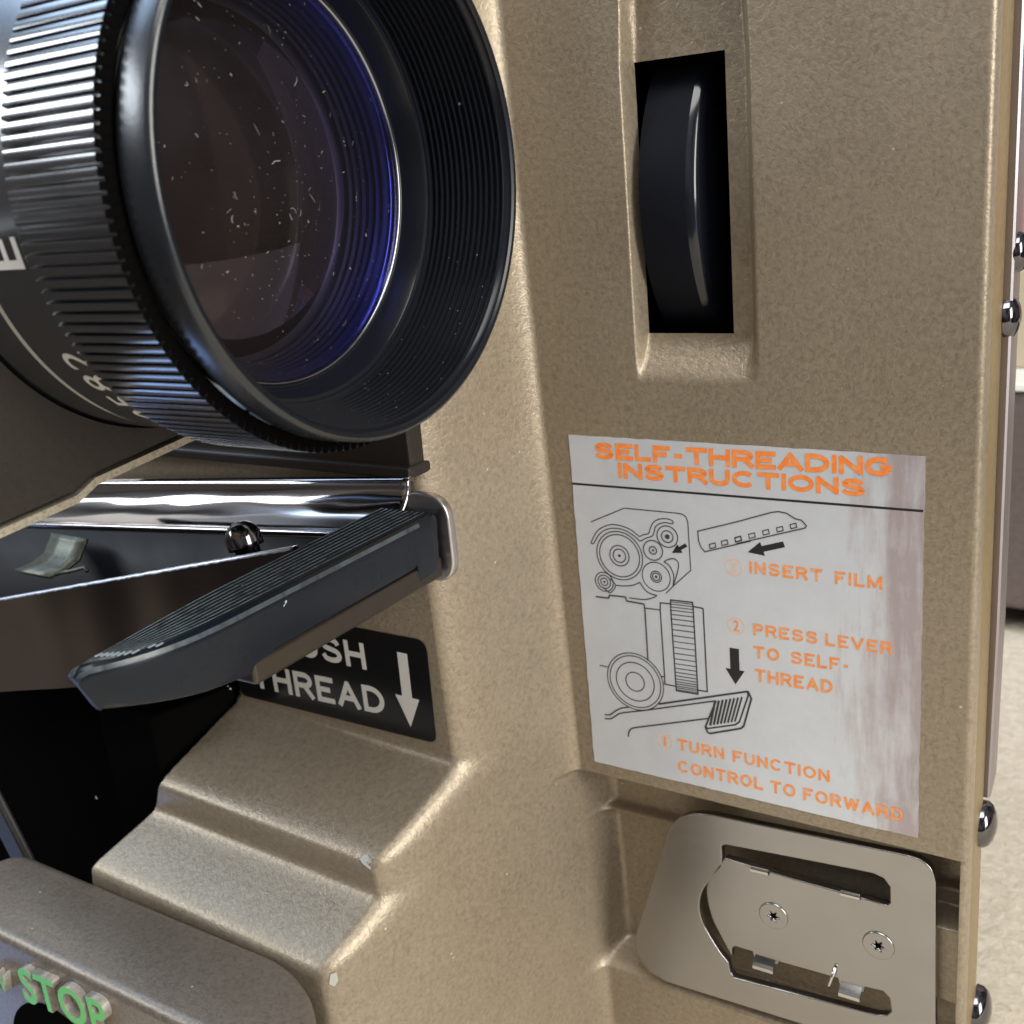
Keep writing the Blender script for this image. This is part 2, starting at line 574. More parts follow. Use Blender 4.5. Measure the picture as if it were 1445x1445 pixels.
def text_flat(body, x0, x1, zb, cap, y, m, parent, offset=0.0, spacing=1.0, slope=0.0, depth=0.0, mats=None, wordspace=1.0, name='lettering', nub=False):
    """printed or raised line of letters on a face turned to -Y: left end, right end, baseline, cap height"""
    me, co = text_verts(body, spacing, offset, 0.5 if depth else 0.0, wordspace)
    capm, cc = text_verts('H', 1.0, offset)
    h0, h1 = cc[:, 1].min(), cc[:, 1].max()
    bpy.data.meshes.remove(capm)
    a, b = co[:, 0].min(), co[:, 0].max()
    X = x0 + (co[:, 0] - a) / (b - a) * (x1 - x0)
    Z = zb + (co[:, 1] - h0) / (h1 - h0) * cap + slope * (X - x0)
    Y = (y - (co[:, 2] + 0.5) * depth) if depth else np.full(len(X), y)
    me.vertices.foreach_set('co', (np.stack([X, Y, Z], 1) * MM).ravel())
    me.update()
    o = link(name, me, m, parent, mats=mats)
    if mats:
        for p in me.polygons:
            p.material_index = 0 if p.normal.y < -0.8 else 1
    return o


def text_on_barrel(body, deg, xbase, cap, width_mm, r, m, parent, offset=0.0):
    """lettering wrapped round the lens barrel, reading upwards, tops towards -X"""
    me, co = text_verts(body, 1.15, offset)
    capm, cc = text_verts('H', 1.0, offset)
    h0, h1 = cc[:, 1].min(), cc[:, 1].max()
    bpy.data.meshes.remove(capm)
    a, b = co[:, 0].min(), co[:, 0].max()
    th = math.radians(deg) + ((co[:, 0] - a) / (b - a) - 0.5) * width_mm / r
    X = xbase - (co[:, 1] - h0) / (h1 - h0) * cap
    out = np.stack([X, LY - r * np.cos(th), LZ + r * np.sin(th)], 1) * MM
    me.vertices.foreach_set('co', out.ravel())
    me.update()
    return link('lettering', me, m, parent)


def ribbon(pts, w, y, closed=False):
    """mitred flat line in the XZ plane"""
    p = [np.array(q, float) for q in pts]
    n = len(p)
    vv, ff = [], []
    for i in range(n):
        a = p[i - 1] if (closed or i > 0) else p[i]
        b = p[(i + 1) % n] if (closed or i < n - 1) else p[i]
        d1 = p[i] - a; d2 = b - p[i]
        l1, l2 = np.linalg.norm(d1), np.linalg.norm(d2)
        d1 = d1 / l1 if l1 > 1e-9 else d2 / l2
        d2 = d2 / l2 if l2 > 1e-9 else d1
        n1 = np.array([-d1[1], d1[0]]); n2 = np.array([-d2[1], d2[0]])
        nn = n1 + n2; nn /= max(np.linalg.norm(nn), 1e-6)
        k = min(1.0 / max(float(nn @ n1), 0.35), 2.0)
        vv += [(*(p[i] + nn * w / 2 * k),), (*(p[i] - nn * w / 2 * k),)]
    for i in range(n if closed else n - 1):
        a = 2 * i; b = 2 * ((i + 1) % n)
        ff.append((a, a + 1, b + 1, b))
    return [(x, y, z) for x, z in vv], ff


def empty(name, loc=(0, 0, 0)):
    o = bpy.data.objects.new(name, None)
    COL.objects.link(o)
    o.location = loc
    return o


def describe(o, label=None, category=None, group=None, kind=None):
    for k, v in (('label', label), ('category', category), ('group', group), ('kind', kind)):
        if v:
            o[k] = v
    return o


# ------------------------------------------------------------------ setting: table and what stands on it behind
TZ = -95.0
CLOTH = grained('beige_table_cloth', (0.62, 0.55, 0.44), (0.54, 0.47, 0.36), 0.85, 0.0, scale=420.0, dist=0.0006, strength=0.6, specks=False)
mb = MB()
xs = np.linspace(-135, 420, 50); ys = np.linspace(-330, 900, 80)
mb.grid([[(x, y, TZ + 0.5 * math.sin(x * 0.013 + y * 0.021) + 0.35 * math.sin(x * 0.05 - y * 0.03)) for x in xs] for y in ys])
o = mb.build('table_surface', CLOTH, None, True)
describe(o, kind='structure')

# ================================================================== the projector
PROJ = empty('film_projector', (0, 0, TZ * MM))
describe(PROJ, 'bronze painted film projector with black lens, chrome threading lever and silver instruction sticker', 'film projector')


def adopt(o):
    """parent to the projector, keeping the place"""
    o.parent = PROJ
    o.matrix_parent_inverse = Matrix.Translation(-PROJ.location)
    return o


def smin(a, b, k):
    h = np.clip(0.5 + 0.5 * (b - a) / k, 0, 1)
    return b * (1 - h) + a * h - k * h * (1 - h)


def smax(a, b, k):
    return -smin(-a, -b, k)


def sstep(x, a, b):
    t = np.clip((x - a) / (b - a), 0, 1)
    return t * t * (3 - 2 * t)


def side_panel():
    def rng_(segs):
        out = []
        for a, b, st in segs:
            n = max(1, int(round((b - a) / st)))
            out += list(np.linspace(a, b, n, endpoint=False))
        return np.array(out + [segs[-1][1]])
    X = rng_([(-128, -84, 1.2), (-84, -76, 0.25), (-76, -39, 0.6), (-39, -25, 0.11), (-25, -13.2, 0.5), (-13.2, -11.9, 0.13), (-11.9, -0.4, 0.4),
              (-0.4, 5, 0.15), (5, 20, 0.5), (20, 27.8, 0.25), (27.8, 29.3, 0.07)])
    Z = rng_([(-92, -66.5, 0.8), (-66.5, -60.5, 0.2), (-60.5, -53.0, 0.5), (-53.0, -50.0, 0.2), (-50.0, -41, 0.5), (-41, -13, 0.14), (-13, 31, 0.6),
              (31, 38.3, 0.2), (38.3, 40, 0.2), (40, 70.8, 0.8), (70.8, 90, 0.4), (90, 104, 0.8), (104, 106.5, 0.15)])
    x, z = np.meshgrid(X, Z)
    # raised body on the left: face, two falling shelves
    zz = z + 0.040 * (x + 33.0)
    tab_z = np.array([-80, -38, -36.2, -34.45, -29.75, -29.45, -24.35, -17.4, 120])[::1]
    tab_h = np.array([45.7, 45.7, 45.7, 45.7, 35.3, 35.3, 35.3, 20, 20], float)
    tab_z = np.array([-80, -34.40, -29.70, -29.60, -24.30, -17.45, 120])
    tab_h = np.array([45.7, 45.7, 35.2, 35.3, 35.5, 20.0, 20.0])
    q = np.linspace(-80, 120, 4001)
    prof = np.interp(q, tab_z, tab_h)
    ker = np.exp(-0.5 * (np.arange(-40, 41) * 0.05 / 0.74) ** 2); ker /= ker.sum()
    prof = np.convolve(np.pad(prof, 40, mode='edge'), ker, mode='valid')
    hl = np.interp(zz, q, prof)
    # left end of the shelves: drops into the black film chamber
    xcut = np.interp(zz, [-50, -34.4, -29.6, -24.3, -17.4, -15.0], [-86, -84.0, -80.5, -78.2, -76.0, -74.8])
    low = sstep(xcut - x, -0.3, 0.5) * sstep(-14.2 - zz, -0.4, 0.4)
    hl = hl * (1 - low) + 2.0 * low
    # sloped wall between body and panel
    hb = (-27.75 - 0.022 * z - x) * 4.55
    left = smin(hl, hb, 11.0)
    # panel, groove below it with its ledges
    hp = -7.5 + 7.5 * sstep(z, -28.05, -27.0)
    hp = smax(hp, -7.5 + 6.1 * sstep(-z, 60.6, 63.6), 0.6)
    hp = smax(hp, -7.5 + 1.8 * np.exp(-((z + 36.2 - 0.02 * x) / 0.75) ** 2), 0.3)
    boss = sstep(x, 19.5, 21.0) * sstep(-z, 38.9, 39.7) * sstep(z, -52.2, -51.0)
    hp = hp + boss * 4.6 * (hp < -3)
    # wheel recess
    wx = sstep(x, -12.55, -11.85) * (1 - sstep(x, 1.9, 3.9))
    xr = np.interp(z, [70, 78, 86], [0, 0.6, 4.0])
    wx = sstep(x - xr * 0.8, -12.55, -11.85) * (1 - sstep(x + xr * 0.5, 1.9, 3.9))
    wz = sstep(z, 32.4, 38.4) ** 0.85 * (1 - sstep(z, 78.0, 88.0))
    hp = hp - 3.0 * wx * wz
    # rim along the right edge
    rim = sstep(x, 28.0, 28.35)
    hp = hp * (1 - rim) + np.maximum(hp, -0.25) * rim
    h = smax(hp, left, 7.0)
    # rounded right edge and top edge
    t = np.clip((x - 28.45) / 0.85, 0, 1)
    h = h - 0.9 * (1 - np.sqrt(np.clip(1 - t * t, 0, 1)))
    tz = np.clip((z - 104.2) / 2.3, 0, 1)
    h = h - 4.0 * (1 - np.sqrt(np.clip(1 - tz * tz, 0, 1)))
    h[:, -1] = np.minimum(h[:, -1], -2.5)
    ny, nx = x.shape
    verts = np.stack([x.ravel(), -h.ravel(), z.ravel()], 1)
    ii, jj = np.meshgrid(np.arange(ny - 1), np.arange(nx - 1), indexing='ij')
    xm = (X[jj] + X[jj + 1]) / 2; zm = (Z[ii] + Z[ii + 1]) / 2
    keep = ~((xm > -11.9) & (xm < -0.4) & (zm > 38.3) & (zm < 70.8))
    a = (ii * nx + jj)[keep]
    faces = np.stack([a, a + 1, a + nx + 1, a + nx], 1)
    me = bpy.data.meshes.new('side_panel')
    me.vertices.add(len(verts)); me.vertices.foreach_set('co', (verts * MM).ravel())
    me.loops.add(faces.size); me.loops.foreach_set('vertex_index', faces.ravel())
    me.polygons.add(len(faces))
    me.polygons.foreach_set('loop_start', np.arange(0, faces.size, 4))
    me.polygons.foreach_set('loop_total', np.full(len(faces), 4))
    me.update(calc_edges=True)
    me.validate()
    return adopt(link('side_panel', me, PAINT, None, True))


PANEL = side_panel()

# shell behind the panel: right side seen edge-on, top, back
outline = [(28.75, 2.6), (29.0, 2.9), (29.12, 3.4), (29.12, 9.4), (29.02, 9.9), (28.7, 10.2), (27.0, 14), (20, 52), (-128, 58), (-128, 4)]
mb = MB()
mb.grid([[(x, y, z) for x, y in outline] for z in (TZ, -60, 0, 60, 104, 106)])
mb.f.append(tuple(len(mb.v) - len(outline) + i for i in range(len(outline))))
o = mb.build('rear_cover', PAINT3, None, True, 40)
adopt(o)
mb = MB().box((-128, 3.2, 105.5), (28.6, 50, 106.4))
adopt(mb.build('top_cover', PAINT3))

mb = MB()
prof = [(29.05, 10.3), (29.75, 10.25), (30.0, 10.45), (30.05, 10.9), (29.6, 17.0), (28.2, 17.0), (28.2, 10.6)]
rows = [[(x - max(0, -z) * 0.012, y, z) for x, y in prof] for z in (-23.5, -22, -10, 0, 20, 50, 80, 103)]
mb.grid(rows, close=True, cap=True)
adopt(mb.build('edge_trim', TRIM, None, True, 40))

for (x, y, px, py, r) in ((29.95, 12.6, 1432, 355, 2.3), (29.35, 11.6, 1422, 447, 2.5), (29.05, 9.6, 1386, 1162, 3.1), (29.05, 10.4, 1378, 1424, 3.4)):
    r_ = ray(px, py)
    zc = (CAM + r_ * (y - CAM[1]) / r_[1])[2]
    d = lathe_axis([(0, r), (0.25 * r, r * 0.98), (0.42 * r, r * 0.86), (0.56 * r, r * 0.6), (0.64 * r, r * 0.3), (0.66 * r, 0.001)], (x - 0.2, y, zc), (1, 0, 0), 40)
    s = adopt(d.build('dome_screw', DARKCHR, None, True, 60))

# thumb wheel in its slot
well = MB().box((-14.5, 3.15, 36.0), (2.2, 34, 73.5))
well.f = [f for k, f in enumerate(well.f) if k != 2]
adopt(well.build('wheel_well', MATTE))
wr, wy, wz_, wx0, wx1 = 24.0, 24.6, 54.2, -11.2, -3.5
pr = [(wx0, 0.1), (wx0, wr - 0.2), (wx0 + 0.06, wr - 0.05), (wx0 + 0.2, wr), (wx1 - 1.5, wr), (wx1 - 1.0, wr - 0.1), (wx1 - 0.6, wr - 0.3), (wx1 - 0.3, wr - 0.65), (wx1 - 0.1, wr - 1.1), (wx1, wr - 1.7), (wx1, 15), (wx1 - 2.5, 14), (wx1 - 2.5, 0.1)]
WH = adopt(lathe_x(pr[:5], 200, wy, wz_).build('thumb_wheel', WHEELM, None, True, 50))
link('wheel_rim', raw('wheel_rim', *(lambda m_: (m_.v, m_.f))(lathe_x(pr[4:], 200, wy, wz_))), WHEELE, WH, True, 50)

# ------------------------------------------------------------------ projection lens
prof = [(-80, 21.5), (-80, 23.4), (-36.2, 23.4), (-36.0, 23.15), (-35.75, 23.15), (-35.6, 23.4), (-27.6, 23.4), (-27.5, 23.0)]
LENS = adopt(lathe_x(prof, 256).build('projection_lens', ANOD, None, True, 40))
NT, SUB = 158, 8
rows = []
ridge = [0.0, 0.0, 0.55, 0.57, 0.58, 0.58, 0.57, 0.55]
for x, base, k in ((-27.6, 23.2, 0), (-27.5, 24.0, 0.9), (-27.2, 24.12, 1.0), (-16.4, 24.12, 1.0), (-16.3, 24.0, 0.7), (-16.1, 23.3, 0.0)):
    row = []
    for j in range(NT * SUB):
        a = 2 * PI * (j // SUB + (0, .25, .31, .44, .57, .70, .83, .95)[j % SUB]) / NT
        r = base + ridge[j % SUB] * k
        row.append((x, LY - r * math.cos(a), LZ + r * math.sin(a)))
    rows.append(row)
FR = link('focus_ring', raw('focus_ring', *(lambda m_: (m_.v, m_.f))(MB().grid(rows, close=True))), ANOD, LENS, True, 25)
FR.data.materials.append(MATTE)
for f_i, p_ in enumerate(FR.data.polygons):
    if f_i >= (len(rows) - 3) * NT * SUB:
        p_.material_index = 1
# hood: groove, chamfered front, inner thread-like ribs, retaining cone
prof = [(-16.2, 22.9), (-15.75, 22.95), (-15.45, 23.25), (-15.2, 23.48), (-14.9, 23.55), (-12.5, 23.5), (-12.2, 23.42), (-12.05, 23.28), (-12.0, 23.1)]
link('front_rim', raw('front_rim', *(lambda m_: (m_.v, m_.f))(lathe_x(prof, 320))), dusty('satin_black_rim', (0.010, 0.012, 0.016), 0.25, 0.0, 0.7, thr=0.99, grain=0.25), LENS, True, 40)
prof = [(-12.0, 23.1), (-12.02, 22.8), (-12.2, 22.6), (-12.6, 22.52)]
n = 13
for i in range(n):
    x = -12.9 - i * 0.62
    r = 22.35 - i * 0.125
    prof += [(x, r), (x - 0.04, r - 0.24), (x - 0.12, r - 0.24), (x - 0.30, r + 0.05), (x - 0.55, r + 0.05)]
prof += [(-21.0, 20.75), (-21.05, 20.35), (-21.25, 20.3), (-21.35, 19.95), (-21.5, 19.85), (-23.75, 19.0), (-23.85, 18.82)]
link('lens_hood', raw('lens_hood', *(lambda m_: (m_.v, m_.f))(lathe_x(prof, 320))), ANODR, LENS, True, 32)
prof = [(-23.85, 18.84), (-23.72, 18.8), (-23.66, 18.7), (-23.7, 18.55), (-23.95, 18.45), (-24.4, 18.4)]
link('retaining_ring', raw('retaining_ring', *(lambda m_: (m_.v, m_.f))(lathe_x(prof, 256))), brushed('bright_ring_edge', (0.35, 0.36, 0.38), 0.2), LENS, True)


def dome_x(x0, r, sag, n=24):
    R = (r * r + sag * sag) / (2 * sag)
    out = []
    for i in range(n + 1):
        q = r * (1 - i / n)
        out.append((x0 + math.sqrt(R * R - q * q) - (R - sag), max(q, 0.002)))
    return out


link('front_glass', raw('front_glass', *(lambda m_: (m_.v, m_.f))(lathe_x(dome_x(-24.2, 18.45, 4.2), 160))), GLASS, LENS, True)
prof = [(-24.4, 18.42), (-24.9, 18.2)]
for i in range(6):
    x = -25.0 - i * 0.8
    prof += [(x, 18.0 - i * 0.16), (x - 0.25, 17.75 - i * 0.16), (x - 0.8, 17.85 - i * 0.16)]
prof += [(-30.2, 16.9), (-30.6, 16.2), (-34, 15.0), (-34, 0.01)]
link('inner_tube', raw('inner_tube', *(lambda m_: (m_.v, m_.f))(lathe_x(prof, 160))), mat('grey_tube_wall', (0.036, 0.036, 0.04), 0.4), LENS, True, 40)
link('inner_glass', raw('inner_glass', *(lambda m_: (m_.v, m_.f))(lathe_x(dome_x(-30.5, 16.4, 1.6), 120))), mat('dark_inner_glass', (0.020, 0.014, 0.011), 0.08, 0.0, 0.5), LENS, True)


def lint(name, n, place, m, parent, lmin=0.15, lmax=1.0, wid=0.06):
    """loose fibres and flecks lying on a surface; place() gives point, two tangents"""
    mb_ = MB()
    for _ in range(n):
        p_, u_, v_ = place()
        ln = lmin + (lmax - lmin) * random.random() ** 9
        a_ = random.uniform(0, 2 * PI)
        bend = random.uniform(-1.6, 1.6)
        k_ = 6
        pts = []
        x_ = y_ = 0.0
        for i in range(k_):
            pts.append((x_, y_))
            x_ += math.cos(a_) * ln / k_; y_ += math.sin(a_) * ln / k_
            a_ += bend / k_ + random.uniform(-.3, .3)
        w_ = wid * random.uniform(0.6, 1.5) * (1.8 if ln < 0.25 else 1.0)
        vv = []
        for i, (x_, y_) in enumerate(pts):
            q_ = pts[min(i + 1, k_ - 1)]; r_ = pts[max(i - 1, 0)]
            d_ = np.array([q_[0] - r_[0], q_[1] - r_[1]]); d_ /= max(np.linalg.norm(d_), 1e-9)
            n_ = np.array([-d_[1], d_[0]]) * w_ / 2 * (0.5 if i in (0, k_ - 1) else 1)
            for sg in (1, -1):
                vv.append(p_ + u_ * (x_ + sg * n_[0]) + v_ * (y_ + sg * n_[1]))
        mb_.add(vv, [(2 * i, 2 * i + 1, 2 * i + 3, 2 * i + 2) for i in range(k_ - 1)])
    o_ = mb_.build(name, m, parent)
    o_['kind'] = 'stuff'
    return o_


DUSTM = mat('pale_lint', (0.33, 0.33, 0.32), 0.8)


def on_glass():
    R_ = (18.45 ** 2 + 4.2 ** 2) / (2 * 4.2)
    if random.random() < 0.55:
        ty, tz = random.gauss(-3.5, 4.0), random.gauss(-3.5, 5.5)
    else:
        rr_, aa_ = 17.5 * math.sqrt(random.random()), random.uniform(0, 2 * PI)
        ty, tz = rr_ * math.cos(aa_), rr_ * math.sin(aa_)
    d_ = math.hypot(ty, tz)
    if d_ > 17.6:
        ty, tz = ty * 17 / d_, tz * 17 / d_
    n_ = np.array([math.sqrt(R_ * R_ - ty * ty - tz * tz), ty, tz]) / R_
    p_ = np.array([-24.2 + n_[0] * R_ - (R_ - 4.2), LY + ty, LZ + tz]) + n_ * 0.04
    u_ = np.cross(n_, [0, 0, 1.0]); u_ /= np.linalg.norm(u_)
    return p_, u_, np.cross(n_, u_)


lint('glass_lint', 190, on_glass, DUSTM, LENS, 0.05, 1.5, 0.040)


def on_hood():
    th = random.uniform(-2.9, 1.2)
    f_ = random.random()
    x_ = -12.9 - f_ * 8.0
    r_ = 22.25 - f_ * 1.62 - 0.12
    er = np.array([0, -math.cos(th), math.sin(th)])
    p_ = np.array([x_, LY, LZ]) + er * r_
    return p_, np.array([1.0, 0, 0]), np.cross(er, [1.0, 0, 0])


lint('hood_lint', 110, on_hood, DUSTM, LENS, 0.08, 0.5, 0.05)
text_on_barrel('10582', -47.5, -29.0, 3.2, 13.2, 23.44, WHITEINK, LENS, 0.006)
text_on_barrel('E', -9.2, -29.7, 4.0, 2.6, 23.44, WHITEINK, LENS, 0.012)
mb = MB()
for i in range(26):
    th0 = math.radians(-5.5 + i * 1.15)
    rr = 23.42
    q = []
    for th in (th0, th0 + math.radians(0.55)):
        for x in (-45, -33.6):
            q.append((x, LY - rr * math.cos(th), LZ + rr * math.sin(th)))
    mb.add(q, [(0, 1, 3, 2)])
mb.build('scale_marks', WHITEINK, LENS)

# lens holder: dark lacquered cradle below the barrel, raw sheet edge underneath
rr = 23.65
arc = [(LY - rr * math.cos(a), LZ + rr * math.sin(a)) for a in np.linspace(math.radians(-8), math.radians(-91), 40)]
poly = arc + [(-47.6, 36.9), (-60.5, 35.6), (-63.5, 34.5), (-73, 33.7), (-92, 32.4), (-92, 58.1)]
mb = MB()
mb.grid([[(x, y, z) for y, z in poly] for x in (-41.4, -41.0 - 34)], close=True)
k = len(poly)
mb.f.append(tuple(range(k)))
HOLD = adopt(mb.build('lens_holder', HOLDERM))
line = [(-92, 32.2), (-72, 33.4), (-63.6, 34.1), (-61.2, 35.2), (-47.6, 36.5), (-46.9, 36.9)]
mb = MB()
lo = [(y + 0.1, z - 0.75) for y, z in line]
loop = line + lo[::-1]
mb.grid([[(x, y, z) for y, z in loop] for x in (-40.9, -74)], close=True, cap=True)
mb.build('sheet_edge', EDGE, HOLD)
HOLD.children[0].matrix_parent_inverse = Matrix.Identity(4)

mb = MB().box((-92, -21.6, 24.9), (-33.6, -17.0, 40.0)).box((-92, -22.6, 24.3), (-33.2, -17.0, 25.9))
lm = adopt(mb.build('under_lens_block', HOLDERM))  # dark brown block added across the casting below the lens
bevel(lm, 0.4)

# ------------------------------------------------------------------ threading lever
def zt(x): return 5.8 + 0.243 * (x + 100.1)
def zb(x): return -9.6 + 0.236 * (x + 101)
def zr(x): return 24.3 - 0.082 * (-30 - x)


rows = []
for x in np.linspace(-128, -37.4, 120):
    a, b = zt(x), zb(x)
    b = b + max(0.0, (x + 56) / 18.6) ** 1.3 * 9.0
    wv_ = 0.13 * math.sin(x * 0.16) + 0.03 * math.sin(x * 0.43)
    rows.append([(x, -40 + wv_, b), (x, -40 + wv_, a), (x, -39.2 + wv_, a), (x, -39.2 + wv_, b)])
LEVER = MB().grid(rows, close=True, cap=True).build('threading_lever', CHROME, None, True, 40)
adopt(LEVER)
EDGEHI = brushed('blue_edge_highlight', (0.62, 0.66, 0.74), 0.42, sx_=900.0, sz=900.0)  # bright bluish strip: highlight of the lever's top edge put into its colour
rows = []
for x in np.linspace(-128, -37.6, 160):
    a = zt(x) + random.uniform(-0.03, 0.03)
    rows.append([(x, -40.18, a - 0.28 + random.uniform(-0.05, 0.05)), (x, -40.16, a + 0.06), (x, -39.5, a + 0.07)])
MB().grid(rows).build('sheared_edge_highlight', EDGEHI, LEVER, True)
rows = []
for x in np.linspace(-128, -33.2, 90):
    c = zr(x); a = c - 5.3
    sec = []
    for i in range(0, 19):
        t = i / 18 * PI / 2
        wob_ = 0.05 * math.sin(x * 0.17 + i * 0.45) + 0.025 * math.sin(x * 0.41 - i * 0.8)
        sec.append((-28.6 + 6.0 * math.sin(t) + wob_ * math.sin(2 * t), a + (c - a) * (1 - math.cos(t)) ** 0.85))
    sec += [(-22.4, c + 0.2), (-21.9, c + 0.1)]
    rows.append([(x, y, z) for y, z in sec])
back = MB().grid(rows).build('rolled_back', CHROME, LEVER, True, 60)
so = back.modifiers.new('sheet', 'SOLIDIFY'); so.thickness = 0.6 * MM; so.offset = -1

tab = round_poly([(-34.5, 11.7), (-27.45, 11.9), (-27.45, 22.7), (-34.0, 22.9)], [0.5, 3.0, 3.6, 2.5], 8)
t = flat_shape('end_tab', [tab], -23.5, 1.3, brushed('satin_tab_steel', (0.62, 0.58, 0.58), 0.34), LEVER, 0.25)

ST = [-24.0, -24.4, -25, -26, -28, -28.8, -29.0, -32, -38, -44, -50, -53, -55, -57, -60, -62, -64, -66, -67.5, -68.6, -69.6, -70.6, -71.4, -72.1, -72.6, -73.0]
rows = []
NR = 9
for y in ST:
    t = np.clip((-57.5 - y) / 15.5, 0, 1)
    xr = -28.0 - 5.0 * t ** 2.6
    t2 = np.clip((-50 - y) / 24.4, 0, 1)
    xl = -37.0 + 0.6 * np.clip((-30 - y) / 20, 0, 1) + 2.9 * t2 ** 1.5
    zbot = np.interp(-y, [24, 28.8, 29.0, 53, 57, 62, 67, 71, 73.3, 74.2], [13.2, 13.0, 15.3, 15.1, 14.0, 14.6, 15.4, 16.0, 16.3, 16.5])
    ztop = 21.2
    f = float(np.clip((-24 - y) / 1.0, 0, 1) * np.clip((y + 73.0) / 1.0, 0, 1))
    f = f ** 0.5
    ch = 0.9 * f + 0.05
    amp = 0.30 * np.clip((-24.4 - y) / 1.2, 0, 1) * np.clip((y + 70.2) / 1.0, 0, 1)
    dip = (1 - f) * 0.8
    sec = []
    a0, a1 = xl + 0.5, xr - 1.25
    for i in range(NR * 4 + 1):
        u = i / (NR * 4)
        tri = [0, 1, 1, 0][i % 4]
        sec.append((a0 + (a1 - a0) * u, y, ztop - dip - amp * (1 - tri)))
    sec += [(xr - 0.75, y, ztop - dip - 0.02), (xr - 0.3, y, ztop - dip - 0.25), (xr - 0.05, y, ztop - dip - 0.7), (xr, y, ztop - dip - 1.4),
            (xr, y, zbot + ch * 0.8), (xr - 0.25, y, zbot + 0.2), (xr - 0.7, y, zbot), (xl + 0.7, y, zbot), (xl, y, zbot + 0.6), (xl, y, ztop - dip - 0.5)]
    if y > -24.6:
        d = 0.6 if y > -24.2 else 0.2
        sec = [(min(max(q[0], xl + d), xr - d), q[1], min(max(q[2], zbot + d), ztop - d)) for q in sec]
    sh = 3.0 * float(np.clip((-62 - y) / 12.2, 0, 1)) ** 1.5
    sec = [(q[0] - 0.10 * (q[0] + 33.0) * np.clip((ztop - q[2]) / 6, 0, 1), q[1] + sh * np.clip((ztop - 0.8 - q[2]) / 5.5, 0, 1) ** 1.4, q[2]) for q in sec]
    rows.append(sec)
mbp = MB().grid(rows, close=True, cap=True)
CRESTM = grained('pale_rib_crests', (0.190, 0.240, 0.270), (0.016, 0.022, 0.030), 0.40, 0.0, scale=600.0, specks=False)  # rib crests paler and bluer than the pedal body
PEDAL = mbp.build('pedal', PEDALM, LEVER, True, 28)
PEDAL.data.materials.append(CRESTM)
PEDAL.data.materials.append(grained('pale_pedal_edge', (0.060, 0.075, 0.085), (0.010, 0.013, 0.018), 0.35, 0.0, scale=380.0, specks=False))  # paler strip along the pedal's top edge
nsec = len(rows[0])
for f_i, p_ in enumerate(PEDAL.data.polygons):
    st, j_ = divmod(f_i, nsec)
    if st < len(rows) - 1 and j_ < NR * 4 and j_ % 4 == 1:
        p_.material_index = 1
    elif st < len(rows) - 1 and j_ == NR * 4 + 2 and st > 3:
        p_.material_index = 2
mb = MB().box((-36.2, -56.5, 12.7), (-28.5, -24.0, 15.4))
arm = mb.build('pedal_arm', brushed('brown_steel', (0.11, 0.095, 0.08), 0.35), PEDAL)
bevel(arm, 0.4)
# worn rib ends and scuffs along the pedal's top edge
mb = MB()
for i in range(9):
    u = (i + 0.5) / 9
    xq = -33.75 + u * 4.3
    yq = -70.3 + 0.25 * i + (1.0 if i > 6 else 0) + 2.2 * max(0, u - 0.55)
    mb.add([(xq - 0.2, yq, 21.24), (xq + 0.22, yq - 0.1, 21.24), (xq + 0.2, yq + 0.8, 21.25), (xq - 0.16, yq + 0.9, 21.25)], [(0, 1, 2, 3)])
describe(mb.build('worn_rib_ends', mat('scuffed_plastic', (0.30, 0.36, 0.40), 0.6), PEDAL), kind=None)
for ob in (PEDAL,):
    pass

p = onY(345, 764, -34.5)
d = lathe_axis([(-7, 1.6), (-0.8, 1.6), (-0.75, 2.3), (0.7, 2.3), (1.4, 2.1), (2.1, 1.6), (2.55, 0.8), (2.65, 0.001)], tuple(p), (-0.235, 0, 1), 36)
d.build('dome_screw', DARKCHR, LEVER, True, 60)
# black sheet added in the channel: its dark reflection put into the colour
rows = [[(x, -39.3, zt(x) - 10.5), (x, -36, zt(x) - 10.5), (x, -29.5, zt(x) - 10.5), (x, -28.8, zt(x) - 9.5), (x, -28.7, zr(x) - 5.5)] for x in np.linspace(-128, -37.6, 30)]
fl = MB().grid(rows).build('channel_floor', dusty('scuffed_black_reflection', (0.006, 0.006, 0.008), 0.45, 0.0, 0.12, scale=500.0, thr=0.98), LEVER, True)
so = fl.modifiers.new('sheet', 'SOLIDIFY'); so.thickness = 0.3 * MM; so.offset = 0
# small bent clip on the lever's floor
q = onY(62, 806, -35.0)
cx, cy = q[0], q[1]
zc = q[2]
mb = MB()
sec = [(0, 0.0), (2.6, 0.3), (4.8, 1.3), (6.2, 3.4), (6.6, 4.2)]
mb.grid([[(cx + w + s * 0.25, cy + s - 2, zc + h) for s, h in sec] for w in (-4.2, -1.4, 1.4, 4.2)])
c = mb.build('spring_clip', CLIPM, LEVER, True, 40)
so = c.modifiers.new('sheet', 'SOLIDIFY'); so.thickness = 0.5 * MM
tube([(cx + 4, cy - 1, zc + 0.4), (cx + 7, cy - 0.5, zc + 1.0), (cx + 9.5, cy + 0.4, zc + 1.6), (cx + 10.3, cy + 0.2, zc + 1.2)], 0.3).build('wire_spring', CLIPM, LEVER, True)

